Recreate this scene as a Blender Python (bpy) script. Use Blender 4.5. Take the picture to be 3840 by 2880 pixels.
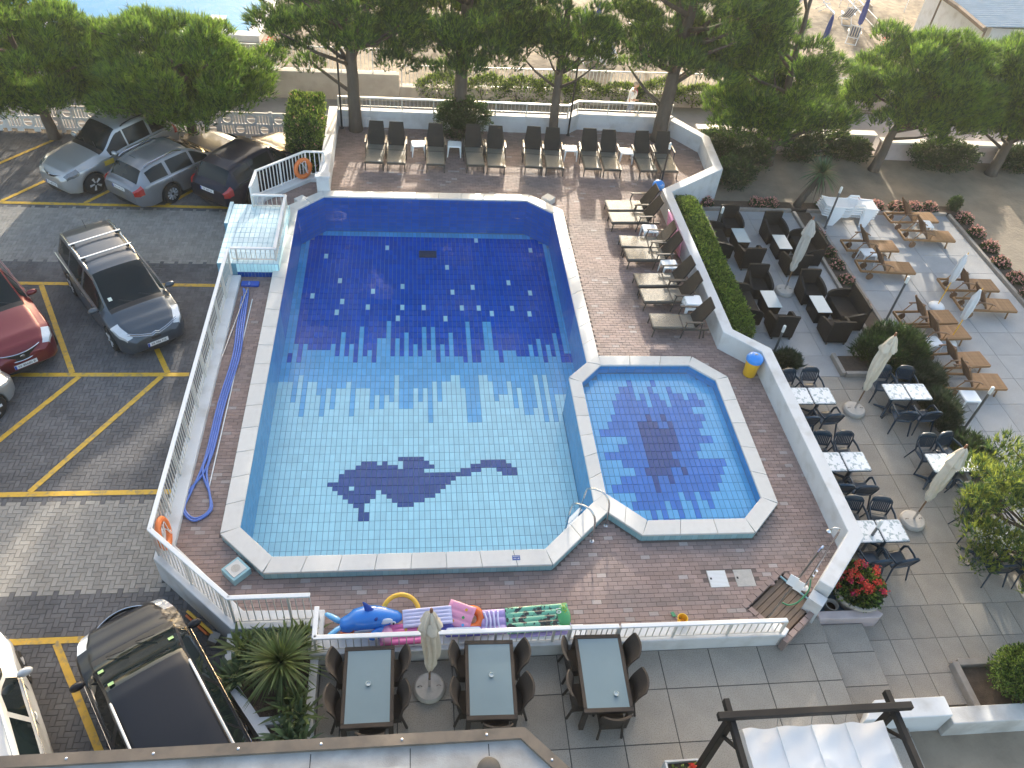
import bpy, bmesh, math, random
import numpy as np
from mathutils import Vector, Matrix, Euler

for o in list(bpy.data.objects): bpy.data.objects.remove(o)
random.seed(7); rng = np.random.default_rng(7)
PI = math.pi; R = math.radians
scene = bpy.context.scene
COL = scene.collection

# ------------------------------------------------------------------ camera
def look_matrix(pitch, roll, yaw, loc):
    fw = Vector((math.sin(yaw)*math.cos(pitch), math.cos(yaw)*math.cos(pitch), -math.sin(pitch)))
    r = Vector((math.cos(yaw), -math.sin(yaw), 0)); d = fw.cross(r)
    r2 = r*math.cos(roll) + d*math.sin(roll); d2 = -r*math.sin(roll) + d*math.cos(roll)
    m = Matrix((( r2.x, -d2.x, -fw.x, loc[0]), (r2.y, -d2.y, -fw.y, loc[1]), (r2.z, -d2.z, -fw.z, loc[2]), (0,0,0,1)))
    return m
cd = bpy.data.cameras.new('camera'); cam = bpy.data.objects.new('camera', cd); COL.objects.link(cam)
cam.matrix_world = look_matrix(R(44.096), R(-6.698), R(9.825), (0, 0, 14.0))
cd.sensor_width = 36.0; cd.lens = 36.0*3009/3840; cd.clip_start = .1; cd.clip_end = 800
scene.camera = cam

# ------------------------------------------------------------------ sky and sun
SUN_EL, SUN_AZ = R(13.5), R(8)            # azimuth measured from +Y towards +X
world = bpy.data.worlds.new('World'); scene.world = world; world.use_nodes = True
wn = world.node_tree.nodes; wl = world.node_tree.links; wn.clear()
sky = wn.new('ShaderNodeTexSky'); sky.sky_type = 'NISHITA'; sky.sun_disc = False
sky.sun_elevation = SUN_EL; sky.sun_rotation = SUN_AZ; sky.air_density = 1.0; sky.dust_density = 3.6; sky.ozone_density = .1
bg = wn.new('ShaderNodeBackground'); bg.inputs[1].default_value = 0.15
out = wn.new('ShaderNodeOutputWorld'); wl.new(sky.outputs[0], bg.inputs[0]); wl.new(bg.outputs[0], out.inputs[0])
sl = bpy.data.lights.new('sun', 'SUN'); sl.energy = 2.7; sl.angle = R(1.0); sl.color = (1.0, .90, .75)
sun = bpy.data.objects.new('sun', sl); COL.objects.link(sun)
sdir = Vector((math.sin(SUN_AZ)*math.cos(SUN_EL), math.cos(SUN_AZ)*math.cos(SUN_EL), math.sin(SUN_EL)))
sun.rotation_euler = (-sdir).to_track_quat('-Z', 'Y').to_euler(); sun.location = (0, 0, 40)
scene.view_settings.view_transform = 'Standard'; scene.view_settings.look = 'None'
scene.view_settings.exposure = 2.0; scene.view_settings.gamma = 1.0
scene.render.engine = 'CYCLES'
scene.cycles.max_bounces = 8; scene.cycles.transparent_max_bounces = 12

# ------------------------------------------------------------------ materials
M = {}
def srgb(r, g, b):
    f = lambda c: (c/255/12.92) if c/255 <= .04045 else ((c/255+.055)/1.055)**2.4
    return (f(r), f(g), f(b))
def mat(name, col, rough=.6, var=.12, scale=6.0, bump=0.0, bscale=60.0, metal=0.0, spec=.5, coat=0.0, island=0.0, objrand=0.0,
        col2=None, c2scale=2.0, c2lo=.45, c2hi=.65, trans=None, emit=None, aniso=(1,1,1), alpha=1.0):
    m = bpy.data.materials.new(name); m.use_nodes = True; nt = m.node_tree; n = nt.nodes; l = nt.links
    b = n['Principled BSDF']; b.inputs['Roughness'].default_value = rough; b.inputs['Metallic'].default_value = metal
    b.inputs['Specular IOR Level'].default_value = spec; b.inputs['Coat Weight'].default_value = coat; b.inputs['Coat Roughness'].default_value = .04
    b.inputs['Alpha'].default_value = alpha
    tc = n.new('ShaderNodeTexCoord'); mp = n.new('ShaderNodeMapping'); mp.inputs['Scale'].default_value = aniso
    l.new(tc.outputs['Object'], mp.inputs['Vector'])
    no = n.new('ShaderNodeTexNoise'); no.inputs['Scale'].default_value = scale; no.inputs['Detail'].default_value = 6; no.inputs['Roughness'].default_value = .6
    l.new(mp.outputs[0], no.inputs['Vector'])
    val = n.new('ShaderNodeMapRange'); val.inputs['From Min'].default_value = .25; val.inputs['From Max'].default_value = .75
    val.inputs['To Min'].default_value = 1-var; val.inputs['To Max'].default_value = 1+var; l.new(no.outputs['Fac'], val.inputs['Value'])
    base = n.new('ShaderNodeRGB'); base.outputs[0].default_value = (*col, 1); src = base.outputs[0]
    if col2 is not None:
        n2 = n.new('ShaderNodeTexNoise'); n2.inputs['Scale'].default_value = c2scale; n2.inputs['Detail'].default_value = 5
        l.new(mp.outputs[0], n2.inputs['Vector'])
        r2 = n.new('ShaderNodeMapRange'); r2.inputs['From Min'].default_value = c2lo; r2.inputs['From Max'].default_value = c2hi
        l.new(n2.outputs['Fac'], r2.inputs['Value'])
        mx = n.new('ShaderNodeMix'); mx.data_type = 'RGBA'; l.new(r2.outputs[0], mx.inputs['Factor']); l.new(src, mx.inputs['A']); mx.inputs['B'].default_value = (*col2, 1)
        src = mx.outputs['Result']
    fac = val.outputs[0]
    def mul(a, amt, outp):
        r = n.new('ShaderNodeMapRange'); r.inputs['To Min'].default_value = 1-amt; r.inputs['To Max'].default_value = 1+amt; l.new(outp, r.inputs['Value'])
        k = n.new('ShaderNodeMath'); k.operation = 'MULTIPLY'; l.new(a, k.inputs[0]); l.new(r.outputs[0], k.inputs[1]); return k.outputs[0]
    if island: g = n.new('ShaderNodeNewGeometry'); fac = mul(fac, island, g.outputs['Random Per Island'])
    if objrand: g = n.new('ShaderNodeObjectInfo'); fac = mul(fac, objrand, g.outputs['Random'])
    vm = n.new('ShaderNodeVectorMath'); vm.operation = 'SCALE'; l.new(src, vm.inputs[0]); l.new(fac, vm.inputs['Scale'])
    l.new(vm.outputs[0], b.inputs['Base Color'])
    if bump:
        nb = n.new('ShaderNodeTexNoise'); nb.inputs['Scale'].default_value = bscale; nb.inputs['Detail'].default_value = 4; l.new(mp.outputs[0], nb.inputs['Vector'])
        bp = n.new('ShaderNodeBump'); bp.inputs['Strength'].default_value = bump; bp.inputs['Distance'].default_value = .02
        l.new(nb.outputs['Fac'], bp.inputs['Height']); l.new(bp.outputs[0], b.inputs['Normal'])
    if trans:
        t = n.new('ShaderNodeBsdfTranslucent'); l.new(vm.outputs[0], t.inputs['Color']); ms = n.new('ShaderNodeMixShader'); ms.inputs[0].default_value = trans
        l.new(b.outputs[0], ms.inputs[1]); l.new(t.outputs[0], ms.inputs[2]); l.new(ms.outputs[0], n['Material Output'].inputs['Surface'])
    if emit: b.inputs['Emission Color'].default_value = (*col, 1); b.inputs['Emission Strength'].default_value = emit
    M[name] = m; return m

# ------------------------------------------------------------------ mesh builder
class MB:
    def __init__(s): s.v = []; s.f = []; s.mi = []
    def add(s, v, f, mi=0):
        o = len(s.v); s.v += [tuple(p) for p in v]; s.f += [tuple(i+o for i in q) for q in f]; s.mi += [mi]*len(f); return s
    def box(s, x0, x1, y0, y1, z0, z1, mi=0):
        v = [(x0,y0,z0),(x1,y0,z0),(x1,y1,z0),(x0,y1,z0),(x0,y0,z1),(x1,y0,z1),(x1,y1,z1),(x0,y1,z1)]
        return s.add(v, [(3,2,1,0),(4,5,6,7),(0,1,5,4),(1,2,6,5),(2,3,7,6),(3,0,4,7)], mi)
    def rbox(s, c, size, rot=(0,0,0), mi=0):
        m = Euler(rot).to_matrix(); h = [q/2 for q in size]; c = Vector(c)
        v = [c + m @ Vector((sx*h[0], sy*h[1], sz*h[2])) for sz in (-1,1) for sx, sy in ((-1,-1),(1,-1),(1,1),(-1,1))]
        return s.add(v, [(3,2,1,0),(4,5,6,7),(0,1,5,4),(1,2,6,5),(2,3,7,6),(3,0,4,7)], mi)
    def bbox(s, x0, x1, y0, y1, z0, z1, b=.01, mi=0):      # box with chamfered vertical and top edges
        P = lambda d, z: [(x0+b+d,y0+d,z),(x1-b-d,y0+d,z),(x1-d,y0+b+d,z),(x1-d,y1-b-d,z),(x1-b-d,y1-d,z),(x0+b+d,y1-d,z),(x0+d,y1-b-d,z),(x0+d,y0+b+d,z)]
        v = P(0,z0)+P(0,z1-b)+P(b*.6,z1); f = [tuple(range(7,-1,-1)), tuple(range(16,24))]
        for k in (0,8):
            for i in range(8): j = (i+1) % 8; f.append((k+i,k+j,k+8+j,k+8+i))
        return s.add(v, f, mi)
    def prism(s, poly, z0, z1, mi=0, top=True, bot=True):
        n = len(poly); a = sum(poly[i][0]*poly[(i+1)%n][1]-poly[(i+1)%n][0]*poly[i][1] for i in range(n))
        if a < 0: poly = poly[::-1]
        v = [(x,y,z0) for x,y in poly] + [(x,y,z1) for x,y in poly]
        f = [(i,(i+1)%n,n+(i+1)%n,n+i) for i in range(n)]
        if bot: f.append(tuple(range(n-1,-1,-1)))
        if top: f.append(tuple(range(n,2*n)))
        return s.add(v, f, mi)
    def tube(s, pts, r, n=8, closed=False, mi=0, squash=None, up=None):
        pts = [Vector(p) for p in pts]; N = len(pts); rr = r if hasattr(r, '__len__') else [r]*N
        v = []; pu = None
        for i, p in enumerate(pts):
            if closed: t = (pts[(i+1)%N]-pts[i-1])
            else: t = pts[min(i+1,N-1)]-pts[max(i-1,0)]
            t.normalize()
            if pu is None:
                a = Vector(up) if up else (Vector((0,0,1)) if abs(t.z) < .9 else Vector((1,0,0)))
            else: a = pu
            u = (a - t*a.dot(t)); u.normalize(); w = t.cross(u); pu = u
            for k in range(n):
                q = 2*PI*k/n; cu, cw = math.cos(q), math.sin(q)
                if squash: cu *= squash[0]; cw *= squash[1]
                v.append(p + (u*cu + w*cw)*rr[i])
        f = []
        M_ = N if closed else N-1
        for i in range(M_):
            j = (i+1) % N
            for k in range(n): f.append((i*n+k, i*n+(k+1)%n, j*n+(k+1)%n, j*n+k))
        if not closed: f += [tuple(range(n-1,-1,-1)), tuple((N-1)*n+k for k in range(n))]
        return s.add(v, f, mi)
    def lathe(s, prof, n=16, c=(0,0,0), mi=0, fn=None):
        v = []
        for j, (r, z) in enumerate(prof):
            for k in range(n):
                a = 2*PI*k/n; q = r*(fn(a, j) if fn else 1); v.append((c[0]+q*math.cos(a), c[1]+q*math.sin(a), c[2]+z))
        f = []
        for j in range(len(prof)-1):
            for k in range(n): f.append((j*n+k, j*n+(k+1)%n, (j+1)*n+(k+1)%n, (j+1)*n+k))
        if prof[0][0] > 1e-4: f.append(tuple(range(n-1,-1,-1)))
        if prof[-1][0] > 1e-4: f.append(tuple((len(prof)-1)*n+k for k in range(n)))
        return s.add(v, f, mi)
    def ell(s, c, rad, nu=12, nv=8, rot=None, mi=0):
        v = []; m = Euler(rot).to_matrix() if rot else Matrix.Identity(3); c = Vector(c)
        for j in range(nv+1):
            t = PI*j/nv
            for k in range(nu):
                p = 2*PI*k/nu; v.append(c + m @ Vector((rad[0]*math.sin(t)*math.cos(p), rad[1]*math.sin(t)*math.sin(p), -rad[2]*math.cos(t))))
        f = [(j*nu+k, j*nu+(k+1)%nu, (j+1)*nu+(k+1)%nu, (j+1)*nu+k) for j in range(nv) for k in range(nu)]
        return s.add(v, f, mi)
    def grid(s, fn, nu, nv, mi=0):
        v = [fn(i/nu, j/nv) for j in range(nv+1) for i in range(nu+1)]
        f = [(j*(nu+1)+i, j*(nu+1)+i+1, (j+1)*(nu+1)+i+1, (j+1)*(nu+1)+i) for j in range(nv) for i in range(nu)]
        return s.add(v, f, mi)
    def mesh(s, name, mats, smooth=None):
        me = bpy.data.meshes.new(name); me.from_pydata(s.v, [], s.f); me.update()
        for m in (mats if isinstance(mats, (list, tuple)) else [mats]): me.materials.append(M[m])
        if any(s.mi): me.polygons.foreach_set('material_index', s.mi)
        if smooth:
            me.polygons.foreach_set('use_smooth', [True]*len(me.polygons))
            if smooth is not True: me.set_sharp_from_angle(angle=R(smooth))
        return me
    def build(s, name, mats, parent=None, smooth=None, bevel=0, solid=0, sub=0):
        return link(name, s.mesh(name, mats, smooth), parent, bevel=bevel, solid=solid, sub=sub)
def link(name, me, parent=None, loc=(0,0,0), rot=(0,0,0), bevel=0, solid=0, sub=0, scale=None):
    o = bpy.data.objects.new(name, me); COL.objects.link(o); o.location = loc; o.rotation_euler = rot
    if scale: o.scale = scale
    if parent: o.parent = parent
    if solid: d = o.modifiers.new('solid', 'SOLIDIFY'); d.thickness = solid; d.offset = 0
    if sub: d = o.modifiers.new('sub', 'SUBSURF'); d.levels = sub; d.render_levels = sub
    if bevel: d = o.modifiers.new('bevel', 'BEVEL'); d.width = bevel; d.segments = 2; d.limit_method = 'ANGLE'; d.angle_limit = R(40)
    return o
def tag(o, label, cat, group=None):
    o['label'] = label; o['category'] = cat
    if group: o['group'] = group
    return o
def struct(o): o['kind'] = 'structure'; return o
def stuff(o): o['kind'] = 'stuff'; return o
def thing(name, label, cat, loc=(0,0,0), rz=0, group=None):
    o = bpy.data.objects.new(name, None); COL.objects.link(o); o.location = loc; o.rotation_euler = (0,0,rz); o.empty_display_size = .2
    return tag(o, label, cat, group)
KIDS = {}
def kids(o): return [c for c in COL.objects if c.parent == o]
def dup(root, loc, rz=0, label=None, group=None, scale=None):
    if root.name not in KIDS:
        ks = kids(root); KIDS[root.name] = [(k, kids(k)) for k in ks]
    r = root.copy(); COL.objects.link(r); r.location = loc; r.rotation_euler = (0,0,rz)
    if scale: r.scale = scale
    if label: r['label'] = label
    if group: r['group'] = group
    for ch, sub in KIDS[root.name]:
        c = ch.copy(); COL.objects.link(c); c.parent = r
        for g in sub:
            d = g.copy(); COL.objects.link(d); d.parent = c
    return r
ORD = ['first','second','third','fourth','fifth','sixth','seventh','eighth','ninth','tenth','eleventh','twelfth']
def textmesh(name, txt, size, mat_, parent=None, loc=(0,0,0), rot=(0,0,0), ext=.002, align='CENTER'):
    cu = bpy.data.curves.new(name, 'FONT'); cu.body = txt; cu.size = size; cu.align_x = align; cu.align_y = 'CENTER'; cu.extrude = ext
    t = bpy.data.objects.new(name+'_tmp', cu); COL.objects.link(t)
    dg = bpy.context.evaluated_depsgraph_get(); me = bpy.data.meshes.new_from_object(t.evaluated_get(dg))
    bpy.data.objects.remove(t); me.materials.clear(); me.materials.append(M[mat_]); return link(name, me, parent, loc, rot)
def inpoly(x, y, poly):
    c = False; n = len(poly); j = n-1
    for i in range(n):
        xi, yi = poly[i]; xj, yj = poly[j]
        if (yi > y) != (yj > y) and x < (xj-xi)*(y-yi)/(yj-yi)+xi: c = not c
        j = i
    return c
def arr_mesh(name, V, F, mats, mi=None, smooth=False):      # numpy arrays: V (n,3), F (m,k)
    me = bpy.data.meshes.new(name); k = F.shape[1]; me.vertices.add(len(V)); me.vertices.foreach_set('co', V.astype(np.float32).ravel())
    me.loops.add(F.size); me.loops.foreach_set('vertex_index', F.astype(np.int32).ravel())
    me.polygons.add(len(F)); me.polygons.foreach_set('loop_start', np.arange(0, F.size, k, dtype=np.int32))
    if mi is not None: me.polygons.foreach_set('material_index', mi.astype(np.int32))
    me.polygons.foreach_set('use_smooth', np.full(len(F), bool(smooth)))
    for m in (mats if isinstance(mats, (list, tuple)) else [mats]): me.materials.append(M[m])
    me.update(calc_edges=True); return me
def pieces_mesh(name, P, h, mats, mi=None, bev=.004):
    """P: list of (cx, cy, sx, sy, z) rectangular pieces -> one mesh of truncated blocks"""
    P = np.array(P, float); n = len(P); o = np.zeros((n, 8, 3)); sg = np.array([(-1,-1),(1,-1),(1,1),(-1,1)])
    for k in range(4):
        for t in (0, 1):
            e = bev*t
            o[:, k+4*t, 0] = P[:,0] + sg[k,0]*(P[:,2]/2-e); o[:, k+4*t, 1] = P[:,1] + sg[k,1]*(P[:,3]/2-e); o[:, k+4*t, 2] = P[:,4] - (0 if t else h)
    q = np.array([(4,5,6,7),(0,1,5,4),(1,2,6,5),(2,3,7,6),(3,0,4,7)]); F = (q[None] + (np.arange(n)*8)[:,None,None]).reshape(-1, 4)
    m2 = None if mi is None else np.repeat(np.array(mi), 5)
    return arr_mesh(name, o.reshape(-1,3), F, mats, m2)
def block_mesh(name, sx, sy, h, mat_, bev=.004):
    return pieces_mesh(name, [(0,0,sx,sy,0)], h, mat_, None, bev)
# ------------------------------------------------------------------ material library
mat('sand', (.26,.215,.16), .95, .18, 1.5, bump=.9, bscale=9, col2=(.20,.165,.125), c2scale=.8)
mat('beach_sand', (.245,.205,.15), .95, .2, 2.5, bump=1.0, bscale=5, col2=(.165,.135,.10), c2scale=3.0, c2lo=.4, c2hi=.6)
mat('soil', (.085,.06,.042), .95, .3, 9, bump=.8, bscale=40)
mat('joint_sand', (.085,.08,.075), .95, .2, 20)
mat('joint_grey', (.20,.19,.175), .95, .2, 20)
mat('deck_joint', (.13,.10,.09), .95, .2, 20)
mat('deck_brick', (.30,.215,.19), .75, .10, 3, bump=.25, bscale=90, island=.16, objrand=.16, col2=(.25,.195,.18), c2scale=.6)
mat('deck_brick_pale', (.335,.285,.265), .75, .10, 3, bump=.25, bscale=90, island=.1, objrand=.1)
mat('park_dark', (.135,.132,.135), .85, .14, 3, bump=.3, bscale=80, island=.14, objrand=.14, col2=(.095,.095,.10), c2scale=.9, c2lo=.42, c2hi=.62)
mat('park_light', (.30,.28,.25), .85, .12, 3, bump=.3, bscale=80, island=.13, objrand=.13, col2=(.25,.24,.225), c2scale=.4)
mat('yellow_paint', (.62,.37,.035), .6, .15, 5, col2=(.28,.22,.11), c2scale=9, c2lo=.52, c2hi=.72)
mat('coping_stone', (.60,.585,.555), .45, .05, 3, bump=.08, bscale=50, objrand=.05, col2=(.54,.52,.485), c2scale=4, c2lo=.5, c2hi=.75)
mat('white_wall', (.60,.61,.62), .7, .05, 1.2, bump=.1, bscale=60, col2=(.45,.445,.43), c2scale=2.2, c2lo=.50, c2hi=.78)
mat('dirty_wall', (.56,.55,.53), .8, .12, 2, bump=.2, bscale=40, col2=(.42,.40,.375), c2scale=1.6)
mat('pink_wall', (.52,.44,.43), .8, .12, 1.5, bump=.2, bscale=40, col2=(.44,.37,.36), c2scale=2)
mat('grey_wall', (.37,.345,.315), .85, .14, 1.5, bump=.3, bscale=40, col2=(.29,.27,.245), c2scale=1.2)
mat('white_rail', (.70,.71,.72), .35, .03, 5)
mat('bar_metal', (.56,.54,.50), .4, .08, 8)
mat('white_fence', (.66,.64,.63), .75, .08, 4, bump=.2, bscale=50)
mat('tile_light', (.64,.97,1.0), .18, .05, 3, island=.06, objrand=.06)
mat('tile_mid', (.17,.58,.92), .18, .05, 3, island=.09, objrand=.09)
mat('tile_deep', (.010,.125,.62), .18, .06, 3, island=.14, objrand=.1)
mat('tile_navy', (.010,.070,.31), .18, .06, 3, island=.1, objrand=.1)
mat('tile_blue', (.035,.22,.68), .18, .06, 3, island=.08, objrand=.08)
mat('tile_pale', (.55,.72,.76), .25, .05, 3, island=.06)
mat('tile_wall_deep', (.08,.32,.80), .2, .05, 3, island=.07)
mat('tile_wall', (.15,.50,.82), .2, .05, 3, island=.07)
mat('tile_edge', (.27,.45,.49), .3, .08, 3, island=.1)
mat('grout', (.16,.34,.44), .8, .1, 10)
mat('slab', (.37,.335,.29), .9, .12, 2.0, bump=.8, bscale=160, objrand=.10, col2=(.27,.245,.21), c2scale=55, c2lo=.5, c2hi=.62)
mat('slab_far', (.37,.37,.37), .9, .10, 1.5, bump=.6, bscale=140, objrand=.05, col2=(.31,.31,.31), c2scale=50, c2lo=.5, c2hi=.62)
mat('concrete', (.36,.355,.345), .85, .16, 2.5, bump=.25, bscale=50, col2=(.27,.26,.245), c2scale=2.2)
mat('flashing', (.17,.14,.112), .7, .12, 3, bump=.08, bscale=30, col2=(.135,.115,.095), c2scale=4, spec=.2)
mat('steel', (.62,.62,.62), .22, .05, 8, metal=1.0)
mat('dark_steel', (.22,.21,.20), .35, .1, 8, metal=.8)
mat('rust', (.22,.10,.05), .8, .3, 20)
mat('stone_base', (.46,.43,.39), .85, .14, 8, bump=.3, bscale=80)
mat('kerb', (.30,.265,.23), .9, .16, 6, bump=.4, bscale=60)
mat('promenade', (.30,.27,.25), .9, .14, 1.2, bump=.2, bscale=60, col2=(.25,.225,.21), c2scale=.7)
mat('black_mark', (.02,.02,.025), .6, .05)
mat('sign_blue', (.03,.08,.28), .5, .05)
mat('white_mark', (.8,.8,.8), .5, .03)
mat('blue_floor', (.10,.20,.30), .7, .15, 5)
mat('deck_wood', (.16,.115,.085), .8, .2, 4, bump=.3, bscale=40, objrand=.15, aniso=(1,8,8))

def water(name, tint, bscale, strength, size2, ior=1.20):
    m = bpy.data.materials.new(name); m.use_nodes = True; nt = m.node_tree; n = nt.nodes; l = nt.links; n.clear()
    o = n.new('ShaderNodeOutputMaterial'); tr = n.new('ShaderNodeBsdfTransparent'); tr.inputs[0].default_value = (*tint, 1)
    gl = n.new('ShaderNodeBsdfGlossy'); gl.inputs['Roughness'].default_value = .02
    fr = n.new('ShaderNodeFresnel'); fr.inputs[0].default_value = ior
    tc = n.new('ShaderNodeTexCoord'); a = n.new('ShaderNodeTexNoise'); a.inputs['Scale'].default_value = bscale; a.inputs['Detail'].default_value = 3; a.inputs['Distortion'].default_value = .6
    b = n.new('ShaderNodeTexNoise'); b.inputs['Scale'].default_value = size2; b.inputs['Detail'].default_value = 2
    l.new(tc.outputs['Object'], a.inputs['Vector']); l.new(tc.outputs['Object'], b.inputs['Vector'])
    k = n.new('ShaderNodeMath'); k.operation = 'MULTIPLY'; l.new(a.outputs['Fac'], k.inputs[0]); l.new(b.outputs['Fac'], k.inputs[1])
    bp = n.new('ShaderNodeBump'); bp.inputs['Strength'].default_value = strength; bp.inputs['Distance'].default_value = .05; l.new(k.outputs[0], bp.inputs['Height'])
    l.new(bp.outputs[0], gl.inputs['Normal']); l.new(bp.outputs[0], fr.inputs['Normal'])
    mx = n.new('ShaderNodeMixShader'); l.new(fr.outputs[0], mx.inputs[0]); l.new(tr.outputs[0], mx.inputs[1]); l.new(gl.outputs[0], mx.inputs[2]); l.new(mx.outputs[0], o.inputs[0])
    M[name] = m
water('pool_water', (.96,1.0,1.0), 2.6, .5, .7)
water('far_pool_water', (.80,.93,.97), 3.0, .6, 1.0, 1.05)

# ------------------------------------------------------------------ ground sheets
ZP, ZT, ZR = -.6, -.3, -.6           # parking, near terrace, lower terrace
gm = MB()
for x0, x1, y0, y1 in ((-120,-4.6,-40,240),(8.1,160,-40,240),(-4.6,8.1,-40,8.5),(-4.6,8.1,23,240)): gm.add([(x0,y0,-.66),(x1,y0,-.66),(x1,y1,-.66),(x0,y1,-.66)], [(0,1,2,3)])
struct(gm.build('sand_ground', 'sand'))
# beach: gently uneven sheet behind the sea wall
def bfn(u, v):
    x = -60+140*u; y = 31.6+70*v*v
    return (x, y, -.50 + .05*math.sin(x*1.3+y*.7) + .05*math.sin(x*.5-y*1.1) + .02*math.sin(3.1*x+2.2*y))
struct(MB().grid(bfn, 220, 90).build('beach', 'beach_sand', smooth=True))
struct(MB().box(-60, 60, 27.8, 31.5, -.70, -.604).build('promenade', 'promenade'))

# ------------------------------------------------------------------ parking court: herringbone blocks
park = struct(MB().box(-24, -4.95, -2, 27.35, -.75, ZP-.012).box(-4.95, -1.9, -2, 9.5, -.75, ZP-.012).build('parking_court', 'joint_sand'))
CX, CY, U = -18.0, 4.6, .1
blk = {'d': [], 'l': []}; single = []
mh = {('l',0): block_mesh('block', .195, .095, .06, 'park_light', .002), ('l',1): block_mesh('block', .095, .195, .06, 'park_light', .002)}
for i in range(0, 162):
    for j in range(0, 228):
        k = (i-j) % 4
        if k == 0: c = (CX+(i+1)*U, CY+(j+.5)*U); s = (.195, .095); o = 0
        elif k == 3: c = (CX+(i+.5)*U, CY+(j+1)*U); s = (.095, .195); o = 1
        else: continue
        if c[1] > 9.3: lim = -5.0
        elif c[1] > 7.7: lim = -5.0+(9.3-c[1])*1.08
        elif c[1] > 6.82: lim = -3.35
        else: lim = -3.33+(6.82-c[1])*.75
        if c[0] > lim: continue
        if c[0] < -9.2-(c[1]-8)*.27: continue
        z = ZP + random.uniform(-.0015, .0015)
        t = 'l' if (9.0 < c[1] < 11.28 or 19.92 < c[1] < 22.75) else 'd'
        if t == 'l' and c[1] < 11.2 and c[0] > -8.6 and len(single) < 300: single.append((c, o, z))
        else: blk[t].append((*c, *s, z))
for (c, o, z) in single: link('block', mh[('l',o)], park, (*c, z))
for t, mn in (('d','park_dark'),('l','park_light')):
    o = stuff(link('block_paving', pieces_mesh('block_paving', blk[t], .06, mn, None, .002), park))
def stripe(name, pts, w, z, mn, parent):
    a, b = Vector(pts[0]), Vector(pts[1]); d = (b-a).normalized(); n = Vector((-d.y, d.x))*w/2; v = [a-n, b-n, b+n, a+n]
    return MB().prism([(p.x, p.y) for p in v], z-.003, z+.004, bot=False).build(name, mn, parent)
for y, x0, x1 in ((8.03,-14,-4.35),(11.50,-14,-5.05),(15.22,-14,-5.6),(18.88,-14,-5.06),(22.93,-16,-5.05)):
    stripe('bay_line', ((x0,y),(x1,y)), .13, ZP+.004, 'yellow_paint', park)
for k in range(-3, 3):
    x = -6.62+2.27*k
    if k < 2: stripe('bay_line', ((x, 7.96),(x+1.75, 5.2)), .13, ZP+.008, 'yellow_paint', park)
    if k < 1: stripe('bay_line', ((-8.22+1.95*k, 11.56),(-6.25+1.95*k, 15.15)), .13, ZP+.008, 'yellow_paint', park)
    if k < 2: stripe('bay_line', ((-8.40+2.27*k, 15.28),(-10.2+2.27*k, 18.8)), .13, ZP+.008, 'yellow_paint', park)
    if k < 2: stripe('bay_line', ((-10.2+2.45*k, 23.0),(-7.4+2.45*k, 26.9)), .12, ZP+.008, 'yellow_paint', park)

# ------------------------------------------------------------------ pool deck
DECK = [(-4.85,9.45),(-3.25,7.85),(-1.75,7.85),(-1.75,7.3),(7.17,7.3),(6.64,7.80),(7.66,8.58),(8.10,7.92),(9.25,9.1),(9.15,14.85),(8.35,15.65),(8.3,22.65),(10.5,24.3),(10.65,26.5),(9.7,27.75),(6.2,27.95),(5.8,27.6),(-2.75,27.6),(-2.75,23.8),(-3.4,23.8),(-4.75,22.5),(-4.8,21.5),(-3.7,21.5),(-3.7,18.5),(-4.85,18.5)]
MAIN = [(-3.49,9.92),(-2.76,9.18),(2.68,9.18),(3.9,10.36),(3.9,14.24),(4.45,14.79),(4.45,21.8),(3.68,22.5),(-2.75,22.45),(-3.49,21.66)]
KID = [(4.18,10.58),(4.97,9.83),(7.15,9.82),(7.71,10.38),(7.71,14.15),(7.13,14.72),(4.78,14.72),(4.18,14.08)]
POUT = [(-3.82,9.78),(-2.88,8.85),(2.79,8.84),(4.14,10.11),(4.79,9.49),(7.27,9.48),(8.02,10.23),(8.03,14.26),(7.27,15.02),(4.77,15.04),(4.77,21.95),(3.8,22.83),(-2.82,22.75),(-3.82,21.8)]
TRAY = [(7.72,8.66),(8.20,7.86),(7.30,7.10),(6.55,7.82)]
HATCH = [(6.22,8.5),(6.79,8.5)]
def strip_faces(mb, outer, inner, z):       # ring between two loops by triangulation
    bm = bmesh.new(); E = []
    for loop in (outer, inner):
        vs = [bm.verts.new((x,y,z)) for x,y in loop]; E += [bm.edges.new((vs[i], vs[(i+1)%len(vs)])) for i in range(len(vs))]
    bmesh.ops.triangle_fill(bm, use_beauty=True, edges=E); bm.verts.index_update()
    mb.add([v.co[:] for v in bm.verts], [tuple(v.index for v in (f.verts if f.normal.z > 0 else reversed(f.verts))) for f in bm.faces]); bm.free()
dm = MB(); strip_faces(dm, DECK, POUT, -.010); n = len(DECK)
deck = struct(dm.build('pool_deck', 'deck_joint'))
single = []; rest = []; pale = []
bmesh1 = block_mesh('brick', .196, .096, .05, 'deck_brick', .002); bmesh2 = block_mesh('brick', .196, .096, .05, 'deck_brick_pale', .002)
for j in range(0, 212):
    for i in range(0, 82):
        x = -5.0+.2*i+(.1 if j % 2 else 0)+random.uniform(-.002,.002); y = 7.27+.1*j
        if not inpoly(x, y, DECK) or inpoly(x, y, TRAY): continue
        if any(inpoly(x+dx, y+dy, POUT) for dx in (-.06,.06) for dy in (-.03,.03)): continue
        if any(abs(x-hx) < .27 and abs(y-hy) < .23 for hx, hy in HATCH): continue
        z = random.gauss(0, .0012)
        p = random.random() < .035
        if y < 8.75 and len(single) < 300: single.append((x,y,z,p))
        else: (pale if p else rest).append((x,y,.196,.096,z))
for x, y, z, p in single: link('brick', bmesh2 if p else bmesh1, deck, (x,y,z), (0,0,random.gauss(0,.006)))
stuff(link('brick_paving', pieces_mesh('brick_paving', rest, .05, 'deck_brick', None, .002), deck))
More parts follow.
